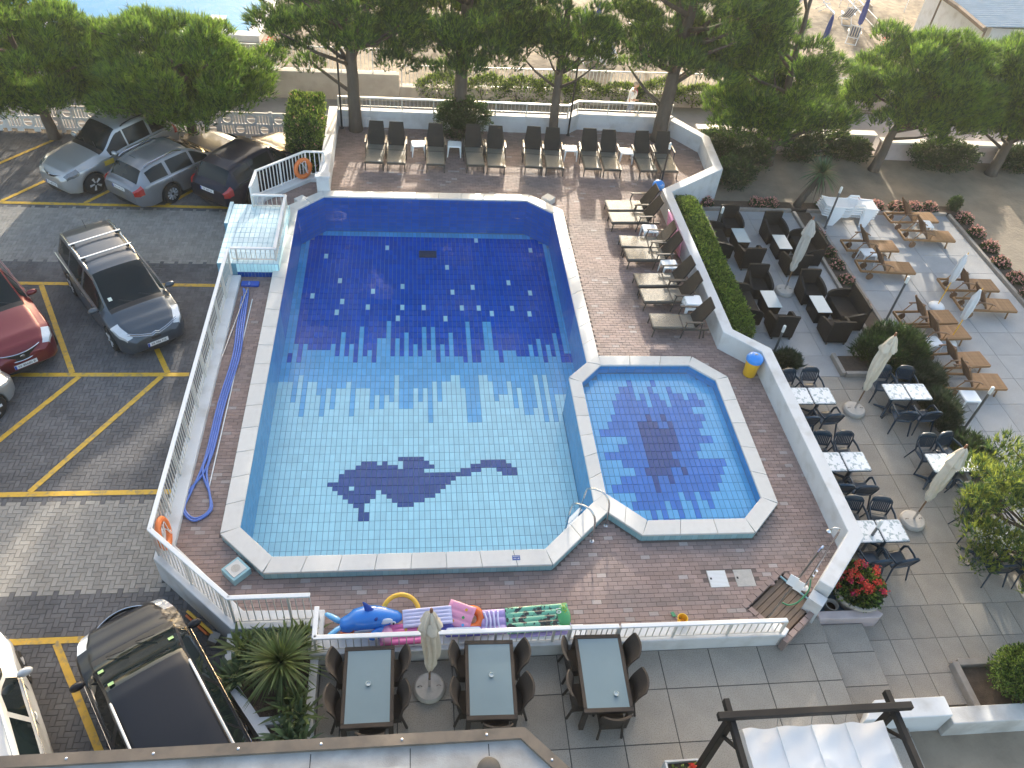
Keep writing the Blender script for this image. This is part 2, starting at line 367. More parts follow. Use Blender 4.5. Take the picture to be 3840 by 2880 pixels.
stuff(link('pale_brick_paving', pieces_mesh('pale_brick_paving', pale, .05, 'deck_brick_pale', None, .002), deck))

# ------------------------------------------------------------------ pools
ZF, ZK, ZW, ZC = -1.07, -.08, .15, .22
def shell(name, loop, zf, zt, mn):
    n = len(loop); v = [(x,y,zf) for x,y in loop]+[(x,y,zt) for x,y in loop]
    return MB().add(v, [tuple(range(n))]+[((i+1)%n, i, n+i, n+(i+1)%n) for i in range(n)]).build(name, mn)
basin = struct(shell('pool_basin', MAIN, ZF-.012, .165, 'grout')); kbasin = struct(shell('childrens_pool_basin', KID, ZK-.012, .165, 'grout'))
# floor mosaic on a 0.125 m grid
NX, NY = 64, 107; G = np.zeros((NY, NX), int)        # 0 light 1 mid 2 deep 3 navy
rs = np.random.default_rng(3)
b1 = [16.6+(rs.choice([-.5,-.5,-.25,-.25,0]) if i % 2 else rs.choice([0,.25,.5,.75,1.0,1.25])) for i in range(NX)]
c1 = [14.95+(rs.choice([-1.0,-.75,-.5,-.5,-.25]) if i % 2 else rs.choice([0,.25,.5,.75])) for i in range(NX)]
for i in range(1, NX):
    if rs.random() < .18: b1[i] = b1[i-1]
    if rs.random() < .25: c1[i] = c1[i-1]
for j in range(NY):
    y = 9.18+.125*(2*(j//2)+1)
    for i in range(NX): G[j,i] = 2 if y > b1[i] else (1 if y > c1[i] else 0)
def span(r, a, b, val=3): G[28-r, 13+a:13+b+1] = val
for r, a, b in ((0,12,16),(1,5,7),(1,9,9),(1,13,17),(2,4,11),(2,13,18),(3,2,16),(4,1,22),(5,1,22),(6,-1,21),(7,0,20),(8,1,7),(8,9,19),(9,2,7),(9,10,18),(10,3,6),(10,11,16),(11,4,5),(11,12,14),(12,5,5),(13,5,6),(14,5,6),
                (1,28,32),(2,26,33),(3,24,27),(3,31,34),(4,23,25),(4,32,34)): span(r, a, b)
G[21, 16] = 0
for x, y in ((-2.71,21.14),(-.76,21.62),(-2.22,19.9),(-1.12,19.39),(-.27,19.62),(1.07,20.6),(-2.95,19.17),(-2.1,18.91),(-1.25,18.65),(-.28,18.63),(.34,18.63),(1.79,19.6),(1.19,19.36),(2.9,19.83),(1.44,18.6),(1.92,18.6),(2.28,18.36),(2.89,18.61),(.94,18.14),(-.4,18.15),(-2.21,18.22),(3.63,19.34),(3.5,18.36),(3.77,21.58),(2.05,22.05)):
    i = int((x+3.49)/.125); j = 2*int((y-9.18)/.25); G[j:j+2, i] = 4
G[(G == 2)] = 2
for j in range(NY):
    y = 9.18+.125*j
    if y > 16.5:
        for i in (0, 1, NX-2, NX-1): G[j, i] = 1 if G[j, i] in (1, 2) else G[j, i]
    if y > 22.1: G[j][G[j] == 2] = 1
MATS = ['tile_light','tile_mid','tile_deep','tile_navy','tile_light']
tm = {}; single = 0; P = []; PI_ = []
def put(x, y, h, c):
    global single
    z = ZF + random.uniform(-.001,.001)
    if y < 12.6 and x > -2.5 and (c == 3 or y < 10.45) and single < 300:
        key = (c, h)
        if key not in tm: tm[key] = block_mesh('tile', .117, h-.008, .010, MATS[c], .002)
        link('tile', tm[key], basin, (x,y,z)); single += 1
    else: P.append((x,y,.117,h-.008,z)); PI_.append(c)
for i in range(NX):
    for j in range(0, NY-1, 2):
        x = -3.49+.125*(i+.5); y = 9.18+.125*(j+1)
        if not inpoly(x, y, MAIN): continue
        if G[j,i] == G[j+1,i]: put(x, y, .25, G[j,i])
        else: put(x, y-.0625, .125, G[j,i]); put(x, y+.0625, .125, G[j+1,i])
stuff(link('floor_tiles', pieces_mesh('floor_tiles', P, .010, MATS, PI_, .002), basin))
BL = [[(10,11),(15,16)],[(8,11),(14,15),(18,19)],[(7,11),(12,13),(14,16),(18,21),(22,24)],[(6,13),(14,17),(18,25)],[(6,22)],[(5,24)],[(4,23)],[(2,22)],[(7,24)],[(5,21)],[(2,20)],[(5,25)],[(7,24)],[(4,23)],[(2,22)],[(6,14),(15,17),(18,20)],[(5,11),(12,14),(16,17),(19,20)],[(8,9),(10,11),(13,14),(16,17)],[(8,9),(10,12)]]
NV = {5:[(12,13),(15,16)],6:[(10,14),(16,17)],7:[(10,17)],8:[(10,17)],9:[(10,17)],10:[(10,15)],11:[(10,16)],12:[(9,14),(16,17)],13:[(10,11),(13,14)],14:[(10,11)]}
KM = ['tile_mid','tile_blue','tile_navy']; P = []; PI_ = []; single = 0; tk = {}
for r in range(-2, 20):
    y = 14.45-.2425*(r+.5)
    for i in range(29):
        x = 4.2+.125*(i+.5)
        if not inpoly(x, y, KID): continue
        c = 0
        if 0 <= r < 19 and any(a <= i < b for a, b in BL[r]): c = 1
        if r in NV and any(a <= i < b for a, b in NV[r]): c = 2
        if single < 280 and y < 12.7 and c > 0:
            if c not in tk: tk[c] = block_mesh('tile', .117, .235, .010, KM[c], .002)
            link('tile', tk[c], kbasin, (x,y,ZK)); single += 1
        else: P.append((x,y,.117,.235,ZK)); PI_.append(c)
KM[0] = 'tile_kid'; mat('tile_kid', (.17,.55,.86), .18, .05, 3, island=.06)
stuff(link('floor_tiles', pieces_mesh('floor_tiles', P, .010, KM, PI_, .002), kbasin))
def wall_tiles(loop, zf, zt, parent, deep=False):
    mb = MB(); n = len(loop)
    for i in range(n):
        a, b = Vector(loop[i]), Vector(loop[(i+1)%n]); L = (b-a).length; d = (b-a)/L; nn = Vector((-d.y, d.x))*.006
        k = max(1, round(L/.245)); w = L/k; rows = int((zt-zf)/.125)
        for q in range(k):
            for r in range(rows+1):
                z1 = zt-r*.125; z0 = max(zf, z1-.125)
                if z1-z0 < .03: continue
                p = a+d*(q*w+.004)+nn; s = a+d*((q+1)*w-.004)+nn
                dark = deep and (p.y+s.y)/2 > 16.9
                mb.add([(p.x,p.y,z0+.004),(s.x,s.y,z0+.004),(s.x,s.y,z1-.004),(p.x,p.y,z1-.004)], [(3,2,1,0)], 1 if dark else 0)
    stuff(mb.build('wall_tiles', ['tile_wall','tile_wall_deep'], parent))
wall_tiles(MAIN, ZF, .16, basin, True); wall_tiles(KID, ZK, .16, kbasin)
def flat(loop, z, name, mn):
    return struct(MB().add([(x,y,z) for x,y in loop], [tuple(range(len(loop)))]).build(name, mn))
flat(MAIN, ZW, 'pool_water', 'pool_water'); flat(KID, ZW, 'childrens_pool_water', 'pool_water')
# raised rim: tiled upstand and coping stones
rim = tag(MB().build('pool_surround', 'tile_edge') if False else bpy.data.objects.new('pool_surround', None), 'raised white stone rim around both linked swimming pools', 'pool rim'); COL.objects.link(rim)
core = MB(); bm = bmesh.new(); E = []
for loop in (POUT, [(x,y) for x,y in MAIN], [(x,y) for x,y in KID]):
    vs = [bm.verts.new((x,y,.158)) for x,y in loop]; E += [bm.edges.new((vs[i], vs[(i+1)%len(vs)])) for i in range(len(vs))]
bmesh.ops.triangle_fill(bm, use_beauty=True, edges=E); bm.verts.index_update()
core.add([v.co[:] for v in bm.verts], [tuple(v.index for v in (f.verts if f.normal.z > 0 else reversed(f.verts))) for f in bm.faces]); bm.free()
n = len(POUT); core.add([(x,y,-.03) for x,y in POUT]+[(x,y,.158) for x,y in POUT], [(i,(i+1)%n,n+(i+1)%n,n+i) for i in range(n)])
core.build('rim_core', 'grout', rim)
ut = MB()
for i in range(n):
    a, b = Vector(POUT[i]), Vector(POUT[(i+1)%n]); L = (b-a).length; d = (b-a)/L; nn = Vector((d.y, -d.x))*.006; k = max(1, round(L/.125)); w = L/k
    for q in range(k):
        p = a+d*(q*w+.003)+nn; s = a+d*((q+1)*w-.003)+nn
        ut.add([(p.x,p.y,-.01),(s.x,s.y,-.01),(s.x,s.y,.155),(p.x,p.y,.155)], [(0,1,2,3)])
stuff(ut.build('rim_tiles', 'tile_edge', rim))
SEG = [((-3.49,9.92),(-2.76,9.18),(-3.82,9.78),(-2.88,8.85)),((-2.76,9.18),(2.68,9.18),(-2.88,8.85),(2.79,8.84)),((2.68,9.18),(3.9,10.36),(2.79,8.84),(4.14,10.11)),
 ((3.9,10.36),(3.9,14.24),(4.18,10.58),(4.18,14.08)),((4.18,10.58),(4.97,9.83),(4.14,10.11),(4.79,9.49)),((4.97,9.83),(7.15,9.82),(4.79,9.49),(7.27,9.48)),
 ((7.15,9.82),(7.71,10.38),(7.27,9.48),(8.02,10.23)),((7.71,10.38),(7.71,14.15),(8.02,10.23),(8.03,14.26)),((7.71,14.15),(7.13,14.72),(8.03,14.26),(7.27,15.02)),
 ((7.13,14.72),(4.78,14.72),(7.27,15.02),(4.77,15.04)),((3.9,14.24),(4.45,14.79),(4.18,14.08),(4.78,14.72)),((4.45,14.79),(4.45,21.8),(4.77,15.04),(4.77,21.95)),
 ((4.45,21.8),(3.68,22.5),(4.77,21.95),(3.8,22.83)),((3.68,22.5),(-2.75,22.45),(3.8,22.83),(-2.82,22.75)),((-2.75,22.45),(-3.49,21.66),(-2.82,22.75),(-3.82,21.8)),((-3.49,21.66),(-3.49,9.92),(-3.82,21.8),(-3.82,9.78))]
def stone(quad, z0, z1, g=.0025):
    c = sum((Vector(q) for q in quad), Vector((0,0)))/len(quad); q2 = [c+(Vector(q)-c)*(1-g/.3) for q in quad]
    mb = MB(); mb.prism([(p.x-c.x, p.y-c.y) for p in q2], z0, z1); o = mb.build('coping_stone', 'coping_stone', rim, bevel=.012); o.location = (c.x, c.y, 0)
for a, b, c, d in SEG:
    a, b, c, d = map(Vector, (a,b,c,d)); L = (b-a).length; k = max(1, round(L/.70))
    ov = ((c-a).normalized())*.022; a, b, c, d = a-ov, b-ov, c+ov, d+ov
    for q in range(k):
        t0, t1 = q/k, (q+1)/k; zz = random.uniform(-.0015,.0015)
        stone([a.lerp(b,t0), a.lerp(b,t1), c.lerp(d,t1), c.lerp(d,t0)], .16, ZC+zz)
stone([(3.88,10.35),(4.14,10.08),(4.19,10.60)], .16, ZC); stone([(4.44,14.80),(4.79,14.72),(4.78,15.06)], .16, ZC)
# depth plate, drain, skimmer boxes on the rim
pl = MB().box(1.98,2.14,8.95,9.06,ZC,ZC+.004).build('depth_plate', 'sign_blue', rim)
textmesh('plate_text', 'PROFONDITA', .022, 'white_mark', pl, (2.06,9.035,ZC+.0045)); textmesh('plate_text', '1,20 | 1,80', .03, 'white_mark', pl, (2.06,8.985,ZC+.0045))
p2 = MB().box(4.55,4.68,20.25,20.42,ZC,ZC+.004).build('depth_plate', 'white_mark', rim)
textmesh('plate_text', '180', .05, 'black_mark', p2, (4.615,20.33,ZC+.0045))
MB().box(.2,.75,21.05,21.4,ZF,ZF+.02).build('floor_drain', 'dark_steel', basin)
def skimmer(x, y, rz, label):
    t = thing('skimmer_box', label, 'skimmer', (x,y,0), rz)
    MB().bbox(-.2,.2,-.2,.2,0,.17,.012).build('body', 'tile_edge', t); lid = MB().bbox(-.15,.15,-.15,.15,.171,.185,.008).build('lid', 'coping_stone', t)
    MB().lathe([(.085,.186),(.09,.19),(.06,.19)],20).build('lid_ring', 'stone_base', lid)
skimmer(-3.42,8.98,PI/4,'pale tiled skimmer box with round lid at the rim corner beside the blue hose')
for x, y, rz, lb in ((-3.42,22.28,PI/4,'white stone skimmer cover at the deep end corner next to the tiled block'),(4.42,22.75,-PI/4,'white stone skimmer cover at the deep end corner facing the row of loungers')):
    t = thing('skimmer_cover', lb, 'skimmer', (x,y,0), rz); MB().bbox(-.17,.17,-.17,.17,0,.2,.012).build('body', 'coping_stone', t); MB().bbox(-.45,.45,-.33,-.30,.02,.16,.004).build('slot_frame', 'coping_stone', t)
# ------------------------------------------------------------------ near terrace, steps and lower terrace (slabs are pieces)
ter = struct(MB().box(-1.75, 8.22, -4, 7.2, -.75, ZT-.012).build('near_terrace', 'joint_sand'))
struct(MB().box(6.9, 8.215, 7.16, 8.3, -.75, ZT-.006).build('terrace_corner', 'slab'))
def slabs(parent, xs, ys, z, mn, gap=.012, skip=None, name='slab', jz=.002, th=.05):
    cache = {}
    for i in range(len(xs)-1):
        for j in range(len(ys)-1):
            cx, cy = (xs[i]+xs[i+1])/2, (ys[j]+ys[j+1])/2
            if skip and skip(cx, cy): continue
            s = (round(xs[i+1]-xs[i]-gap,3), round(ys[j+1]-ys[j]-gap,3))
            if s not in cache: cache[s] = block_mesh(name, s[0], s[1], th, mn, .004)
            link(name, cache[s], parent, (cx, cy, z+random.uniform(-jz,jz)))
slabs(ter, [-1.70,-1.29,-.29,.71,1.71,2.71,3.71,4.71,5.71,6.71,7.71,8.215], [2.39,3.39,4.39,5.39,6.38,7.15], ZT, 'slab')
step = struct(MB().box(8.222, 9.2, 3.0, 7.62, -.75, -.462).build('terrace_step', 'joint_sand'))
slabs(step, [8.222,9.2], [3.3,4.3,5.3,6.3,7.0,7.62], -.45, 'slab')
low = struct(MB().box(8.5, 19.25, 5.9, 23.5, -.75, ZR-.012).build('lower_terrace', 'joint_grey'))
slabs(low, [9.22,9.72,10.22,10.75], [5.9,6.55,7.3,8.05], ZR, 'slab', .006)
slabs(low, [10.75,11.25,11.75,12.25,12.75,13.25,13.75], [6.75,7.3,8.05], ZR, 'slab', .006)
slabs(low, [9.45,10.2,10.95,11.7,12.45,13.2,13.95], [8.05,8.8,9.6,10.6,11.6,12.6,13.6,14.6,15.1], ZR, 'slab', .006)
slabs(low, [8.6,9.6,10.6,11.6,12.6,13.35], [15.95,16.95,17.95,18.95,19.95,20.95,21.95,22.95,23.45], ZR, 'slab_far', .005)
slabs(low, [8.9,9.6,10.6,11.8], [15.1,15.95], ZR, 'slab_far', .005)
slabs(low, [14.0,15.0,16.0,17.0,18.0,19.2], [8.05,9.0,10.0,11.0,12.0,13.0,14.0,15.0,16.0,17.0,18.0,19.0,20.0,21.0,22.0,22.8,23.45], ZR, 'slab_far', .005)
slabs(low, [13.35,14.0], [14.6,15.1], ZR, 'slab_far', .005)
# low kerbs and planting strips on the lower terrace
def kerbs(name, label, segs, z1, mn='kerb', w=.12, group=None):
    t = thing(name, label, 'kerb', (0,0,ZR), 0, group)
    for (x0,y0),(x1,y1) in segs:
        if abs(x1-x0) > abs(y1-y0): MB().bbox(min(x0,x1), max(x0,x1), y0-w/2, y0+w/2, -.05, z1-ZR, .015).build('kerb_stone', mn, t)
        else: MB().bbox(x0-w/2, x0+w/2, min(y0,y1), max(y0,y1), -.05, z1-ZR, .015).build('kerb_stone', mn, t)
    return t
kerbs('planting_kerb', 'low stone kerb around the flower strip between wicker sofas and wooden loungers', [((13.35,15.2),(13.35,23.4)),((14.0,15.2),(14.0,22.8))], -.5)
kerbs('planting_kerb', 'low stone kerb along the flower bed at the sand edge behind the wicker chairs', [((9.2,23.52),(13.29,23.52)),((13.9,23.52),(19.22,23.52))], -.5)
kerbs('planting_kerb', 'low stone kerb beside the row of pink flowers facing the open sand', [((19.3,8.0),(19.3,23.46))], -.5)
kerbs('planting_kerb', 'low stone kerb of the small bed by the rosemary bush and marble tables', [((11.85,15.1),(11.85,15.92)),((11.92,15.12),(13.28,15.12))], -.45)
kerbs('planting_kerb', 'low stone kerb of the bed beside the marble tables and young pine', [((13.62,10.2),(13.62,14.5))], -.48)
beds = []
for nm, x0, x1, y0, y1 in (('flower_bed',13.41,13.94,15.2,23.4),('flower_bed',9.2,19.9,23.58,24.05),('flower_bed',19.36,19.95,8,23.6),('flower_bed',11.91,13.29,15.18,15.9),('flower_bed',13.68,13.96,10.2,14.5)):
    struct(MB().bbox(x0,x1,y0,y1,ZR-.1,ZR+.055,.02).build(nm, 'soil'))
# ------------------------------------------------------------------ walls
def poly_wall(name, label, poly, z0, z1, mn='white_wall', bevel=.02):
    o = MB().prism(poly, z0, z1).build(name, mn, bevel=bevel); return tag(o, label, 'wall')
RI = [(9.62,27.70),(10.50,26.45),(10.36,24.40),(8.17,22.76),(8.20,15.58),(9.02,14.80),(9.10,9.16),(8.02,8.02)]
RO = [(9.84,27.98),(10.82,26.54),(10.68,24.22),(8.47,22.60),(8.50,15.70),(9.33,14.93),(9.41,9.02),(8.24,7.82)]
poly_wall('parapet_wall', 'white angular parapet wall along the loungers and the small pool side', RI+RO[::-1], -.7, .6)
MB_ = MB().prism([(7.98,7.98),(8.2,7.76),(8.02,7.58),(7.80,7.80)], -.7, .34).build('wall_end_step', 'white_wall', COL.objects['parapet_wall'])
poly_wall('parapet_wall', 'white back wall carrying the bright rail behind the pine trunks', [(-2.62,27.5),(5.72,27.5),(6.15,27.9),(9.60,27.86),(9.82,28.0),(9.7,28.14),(6.05,28.16),(5.62,27.76),(-2.62,27.76)], -.7, .62)
poly_wall('parapet_wall', 'narrow white wall between the leafy oleander and the first lounger', [(-2.94,22.95),(-2.62,22.95),(-2.62,27.78),(-2.94,27.78)], -.7, .62)
tag(MB().bbox(-2.98,-2.58,22.74,22.97,-.7,.68,.02).bbox(-3.02,-2.54,22.70,23.0,.68,.74,.02).build('gate_pier', 'white_wall'), 'white pier with projecting cap at the end of the narrow wall', 'pier')
poly_wall('kerb_wall', 'white kerb wall under the slatted railing behind the black estate car', [(-2.96,23.62),(-3.28,23.62),(-4.55,22.42),(-4.60,21.55),(-4.92,21.55),(-4.88,22.62),(-3.42,23.98),(-2.96,23.98)], -.7, .12)
poly_wall('kerb_wall', 'long white kerb wall under the railing beside the blue hose', [(-4.70,18.45),(-4.70,9.62),(-3.16,8.10),(-1.66,8.06),(-1.66,7.50),(-1.86,7.50),(-1.86,7.72),(-3.32,7.72),(-5.03,9.30),(-5.03,18.45)], -.7, .12)
poly_wall('kerb_wall', 'low white kerb wall with railing behind the glass terrace tables', [(-1.86,7.17),(7.20,7.15),(7.32,7.28),(7.10,7.50),(-1.66,7.50),(-1.86,7.50)], -.7, .07)
# retaining wall near the white canopy
poly_wall('retaining_wall', 'white stone-capped wall end block beside the canopy corner', [(8.15,5.47),(9.9,5.47),(9.9,5.84),(8.5,5.84)], -1.2, 0.0, 'white_wall')
poly_wall('retaining_wall', 'long whitish retaining wall running past the round bush', [(9.91,5.36),(22,5.36),(22,5.68),(9.91,5.68)], -1.2, -.12, 'dirty_wall')
struct(MB().box(8.3, 24, -4, 5.36, -1.4, -.95).build('lower_garden_soil', 'soil'))
poly_wall('low_wall', 'short pinkish low wall at the foot of the big flower pot', [(8.2,7.64),(9.5,7.62),(9.62,7.70),(9.5,7.82),(8.2,7.82)], -.62, -.25, 'pink_wall')
struct(MB().box(8.24,9.4,7.82,8.9,-.7,-.575).build('blue_painted_floor', 'blue_floor'))
t = kerbs('planter_kerb', 'dark low kerb around the bed of the round bush', [((10.78,5.72),(10.78,6.7)),((10.84,6.68),(14,6.68))], -.42, 'kerb', .14)
struct(MB().bbox(10.86,16,5.7,6.6,ZR-.1,-.52,.02).build('bush_bed', 'soil'))
# promenade walls
poly_wall('sea_wall', 'tall grey sea wall with rail left of the pines', [(-40,30.35),(-.5,30.95),(-.5,31.3),(-40,30.8)], -.7, .45, 'grey_wall')
poly_wall('sea_wall', 'low grey sea wall with creepers and rail behind the pines', [(-.48,31.0),(24,31.9),(24,32.2),(-.48,31.32)], -.7, -.05, 'grey_wall')
poly_wall('garden_wall', 'pink rendered garden wall section next to the dark bushes', [(10.9,28.0),(18.2,28.0),(18.2,28.3),(10.9,28.3)], -.7, .12, 'pink_wall')
poly_wall('garden_wall', 'pink rendered garden wall section behind the leaning pine', [(18.35,27.6),(40,27.6),(40,27.9),(18.35,27.9)], -.7, .05, 'pink_wall')
for x0, x1, y0, y1, z, lb in ((10.86,18.24,27.95,28.35,.12,0),(18.3,40.0,27.55,27.95,.05,1)):
    MB().bbox(x0,x1,y0,y1,z,z+.07,.015).build('wall_cap', 'coping_stone', [o for o in COL.objects if o.name.startswith('garden_wall')][lb])
# ------------------------------------------------------------------ railings
barm = {}
def railing(name, label, pts, z0, z1, gap=.12, rail_w=.09, post_every=8, bar='bar_metal', low=.06, railmat='white_rail', flatrail=True, bw=.016):
    t = thing(name, label, 'railing', (pts[0][0], pts[0][1], 0)); ox, oy = pts[0]
    h = round(z1-z0-low, 3); hp = round(z1-z0, 3)
    if ('b',h,bar,bw) not in barm:
        barm[('b',h,bar,bw)] = MB().box(-bw/2,bw/2,-bw/2,bw/2,0,h).mesh('baluster', bar); barm[('p',hp,bar)] = MB().box(-.022,.022,-.022,.022,0,hp).mesh('post', bar)
    for q in range(len(pts)-1):
        a, b = Vector(pts[q]), Vector(pts[q+1]); L = (b-a).length; d = (b-a)/L; ang = math.atan2(d.y, d.x)
        n = Vector((-d.y, d.x))
        mb = MB(); m = (a+b)/2; ex = rail_w*.5*.414
        mb.rbox((m.x-ox, m.y-oy, z1+.02), (L+ex*2*(.9 if len(pts)>2 else 0), rail_w, .045), (0,0,ang)); mb.build('top_rail', railmat, t, bevel=.012)
        MB().rbox((m.x-ox, m.y-oy, z0+low-.012), (L-.02, .025, .022), (0,0,ang)).build('bottom_rail', bar, t)
        k = max(1, int(L/gap))
        for i in range(k+1):
            p = a+d*(L*i/k)
            if i % post_every == 0: link('post', barm[('p',hp,bar)], t, (p.x-ox, p.y-oy, z0), (0,0,ang))
            else: link('baluster', barm[('b',h,bar,bw)], t, (p.x-ox, p.y-oy, z0+low), (0,0,ang))
    return t
railing('railing', 'white topped railing beside the blue hose and parking bays', [(-4.93,18.42),(-4.93,9.38),(-3.27,7.86),(-1.86,7.86)], .12, .95, .125)
railing('railing', 'white slatted railing with lifebuoy behind the black estate car', [(-2.82,23.86),(-3.40,23.86),(-4.74,22.58),(-4.78,21.62)], .12, .93, .12, bar='white_rail', bw=.024)
railing('railing', 'white rail standing on the pale tiled block by the pool', [(-4.70,21.36),(-3.74,21.36),(-3.74,18.66),(-4.90,18.66)], .45, .84, .12)
railing('railing', 'low white topped railing behind the glass terrace tables and inflatables', [(-1.76,7.86),(-1.76,7.26),(2.86,7.25)], .07, .52, .135)
railing('railing', 'low white gate leaf between the two terrace railings by the kickboard', [(2.90,7.25),(3.80,7.24)], .07, .52, .10, post_every=9)
railing('railing', 'low white topped railing ending at the wooden shower tray', [(3.84,7.24),(7.10,7.22)], .07, .52, .135)
railing('railing', 'bright double rail on the back wall in front of the promenade', [(-2.6,27.63),(5.68,27.63),(6.1,28.03),(9.7,28.0)], .62, 1.04, .14, rail_w=.10, low=.14)
railing('beach_fence', 'thin pale fence on top of the tall sea wall', [(-16,30.85),(-.6,31.12)], .45, 1.35, .15, rail_w=.05, bar='white_rail', low=.08)
railing('beach_fence', 'thin pale fence among creepers on the low sea wall', [(-.4,31.15),(24,32.05)], -.05, .75, .15, rail_w=.05, bar='white_rail', low=.08)
# ------------------------------------------------------------------ tiled block at the parking side
tb = thing('tiled_block', 'pale blue tiled technical block standing between parking and deep end', 'block', (-4.5,20,0))
def tiles_box(mb, x0, x1, y0, y1, z0, z1, w=.13, mi=0):
    pass
core = MB().box(-.80,.83,-1.48,1.5,-.68,.44).box(-.92,-.82,.47,1.62,-.68,.44).build('core', 'grout', tb)
P = []
nx, ny = 12, 12
for i in range(nx):
    for j in range(ny): P.append((-.80+1.63*(i+.5)/nx, -1.48+2.98*(j+.5)/ny, 1.63/nx-.012, 2.98/ny-.014, .448))
for j in range(5): P.append((-.87, .47+1.15*(j+.5)/5, .1, .224, .448))
stuff(link('top_tiles', pieces_mesh('top_tiles', P, .008, 'tile_pale', None, .001), tb))
for k in range(12):
    x = -.30+1.12*(k+.5)/12; MB().box(x-.043,x+.043,-1.488,-1.48,.17,.43).build('face_tile', 'tile_light', tb); MB().box(x-.043,x+.043,-1.489,-1.481,.0,.16).build('face_tile', 'tile_navy', tb)
for k in range(8):
    y = -1.46+2.9*(k+.5)/8; MB().box(.831,.838,y-.17,y+.17,.2,.43).build('face_tile', 'tile_light', tb)
    MB().box(-.809,-.802,y-.17,y+.17,.1,.43).build('face_tile', 'tile_light', tb)
# ------------------------------------------------------------------ planter by the near terrace
pw = thing('terrace_planter', 'white walled planter bed at the terrace corner beside the black van', 'planter', (-2.5,6.8,0))
PO = [(-3.40,7.70),(-3.36,6.82),(-2.30,5.40),(-1.72,5.40),(-1.72,7.15),(-1.90,7.70)]; PIN = [(-3.24,7.60),(-3.20,6.88),(-2.24,5.60),(-1.86,5.60),(-1.86,7.10),(-2.0,7.60)]
mb = MB(); n = len(PO)
v = [(x+2.5,y-6.8,0) for x,y in PO]+[(x+2.5,y-6.8,0) for x,y in PIN]+[(x+2.5,y-6.8,-.7) for x,y in PO]+[(x+2.5,y-6.8,-.3) for x,y in PIN]
f = []
for i in range(n):
    j = (i+1)%n; f += [(i,j,n+j,n+i),(2*n+i,2*n+j,j,i),(n+i,n+j,3*n+j,3*n+i)]
mb.add(v, f); mb.build('wall', 'white_wall', pw)
MB().bbox(-.14,.62,-.82,-.68,-.3,-.002,.01).build('cross_wall', 'white_wall', pw)
MB().prism([((x+2.5)*.99,(y-6.8)*.99) for x,y in PIN], -.3, -.14).build('soil', 'soil', pw)
mat('lead_grey', (.10,.095,.09), .8, .15, 5, spec=.2)
# ------------------------------------------------------------------ hotel ledge close to the camera
led = thing('hotel_ledge', 'concrete canopy ledge of the hotel with brown metal edge flashing', 'ledge', (0,0,3.0))
ex = [(-16,4.48),(1.50,4.48),(2.6,3.34),(2.6,-3),(-16,-3)]; inn = [(-16,4.33),(1.44,4.33),(2.42,3.30),(2.42,-3),(-16,-3)]
MB().prism(inn, -.22, -.06).build('roof_slab', 'concrete', led)
fl = MB(); v = [(x,y,0) for x,y in ex[:4]]+[(x,y,0) for x,y in inn[:4]]+[(x,y,-.30) for x,y in ex[:4]]+[(x,y,-.062) for x,y in inn[:4]]
for i in range(3): fl.add([v[i],v[i+1],v[5+i],v[4+i],v[8+i],v[9+i],v[13+i],v[12+i]], [(0,1,2,3),(4,5,1,0),(3,2,6,7)])
fl.build('edge_flashing', 'flashing', led)
for x in [-15+1.06*k for k in range(15)]+[.98]:
    MB().lathe([(.018,0),(.018,.006),(.008,.010),(.0,.010)],10,(x,4.40,.0)).build('screw', 'steel', led)
MB().lathe([(.018,0),(.018,.006),(.0,.010)],10,(1.83,4.02,.0)).build('screw', 'steel', led)
for x in (-1.35,-.05,1.0): MB().box(x-.006,x+.006,-3,4.3,-.0595,-.0585).build('joint', 'black_mark', led)
t = thing('roof_vent', 'dark rounded vent cap standing on the hotel ledge', 'vent', (.98,3.95,2.94)); MB().lathe([(.16,0),(.16,.04),(.15,.09),(.11,.135),(.055,.16),(0,.165)],24).build('cap', 'lead_grey', t, smooth=40); MB().lathe([(.19,-.002),(.19,.012),(.16,.014)],24).build('collar', 'concrete', t)
# ------------------------------------------------------------------ hatches and shower
for (hx,hy), lb in zip(HATCH, ('light grey ribbed access hatch set in the deck with a dark keyhole','plain pale access hatch set in the deck beside the wooden shower tray')):
    t = thing('access_hatch', lb, 'hatch', (hx,hy,0)); MB().bbox(-.20,.20,-.2,.2,-.05,.006,.004).build('cover', 'bar_metal' if hx < 6.5 else 'stone_base', t)
    for k in range(12): MB().box(-.185,.185,-.185+.031*k,-.165+.031*k,.0062,.0085).build('rib', 'white_rail' if hx < 6.5 else 'stone_base', t)
    MB().box(-.17,-.13,-.02,.03,.009,.0105).build('keyhole', 'black_mark', t)
# ------------------------------------------------------------------ furniture materials
mat('rattan', (.055,.043,.036), .7, .25, 3, bump=1.0, bscale=110, aniso=(1,1,3), spec=.4)
mat('mesh_seat', (.185,.170,.142), .5, .12, 4, bump=.6, bscale=160, aniso=(1,6,1), spec=.6)
mat('mesh_back', (.036,.031,.027), .65, .15, 4, bump=.6, bscale=160, aniso=(1,6,1), spec=.2)
mat('lounger_frame', (.075,.062,.052), .45, .1, 5)
mat('wicker', (.024,.021,.019), .7, .3, 4, bump=1.0, bscale=120, aniso=(1,1,3), spec=.25)
mat('white_plastic', (.80,.81,.82), .35, .03, 4, spec=.5)
mat('green_plastic', (.010,.032,.058), .32, .1, 5, spec=.55)
mat('green_edge', (.02,.045,.06), .35, .1, 5)
mat('marble', (.74,.76,.78), .3, .03, 5, col2=(.36,.43,.45), c2scale=13, c2lo=.54, c2hi=.60)
mat('teak', (.27,.145,.062), .6, .18, 5, objrand=.12, bump=.2, bscale=60, aniso=(1,6,6))
mat('teak_dark', (.175,.095,.05), .6, .18, 5, objrand=.12, bump=.2, bscale=60, aniso=(1,6,6))
mat('frosted_glass', (.17,.235,.255), .22, .06, 1.2, spec=.6, coat=.2)
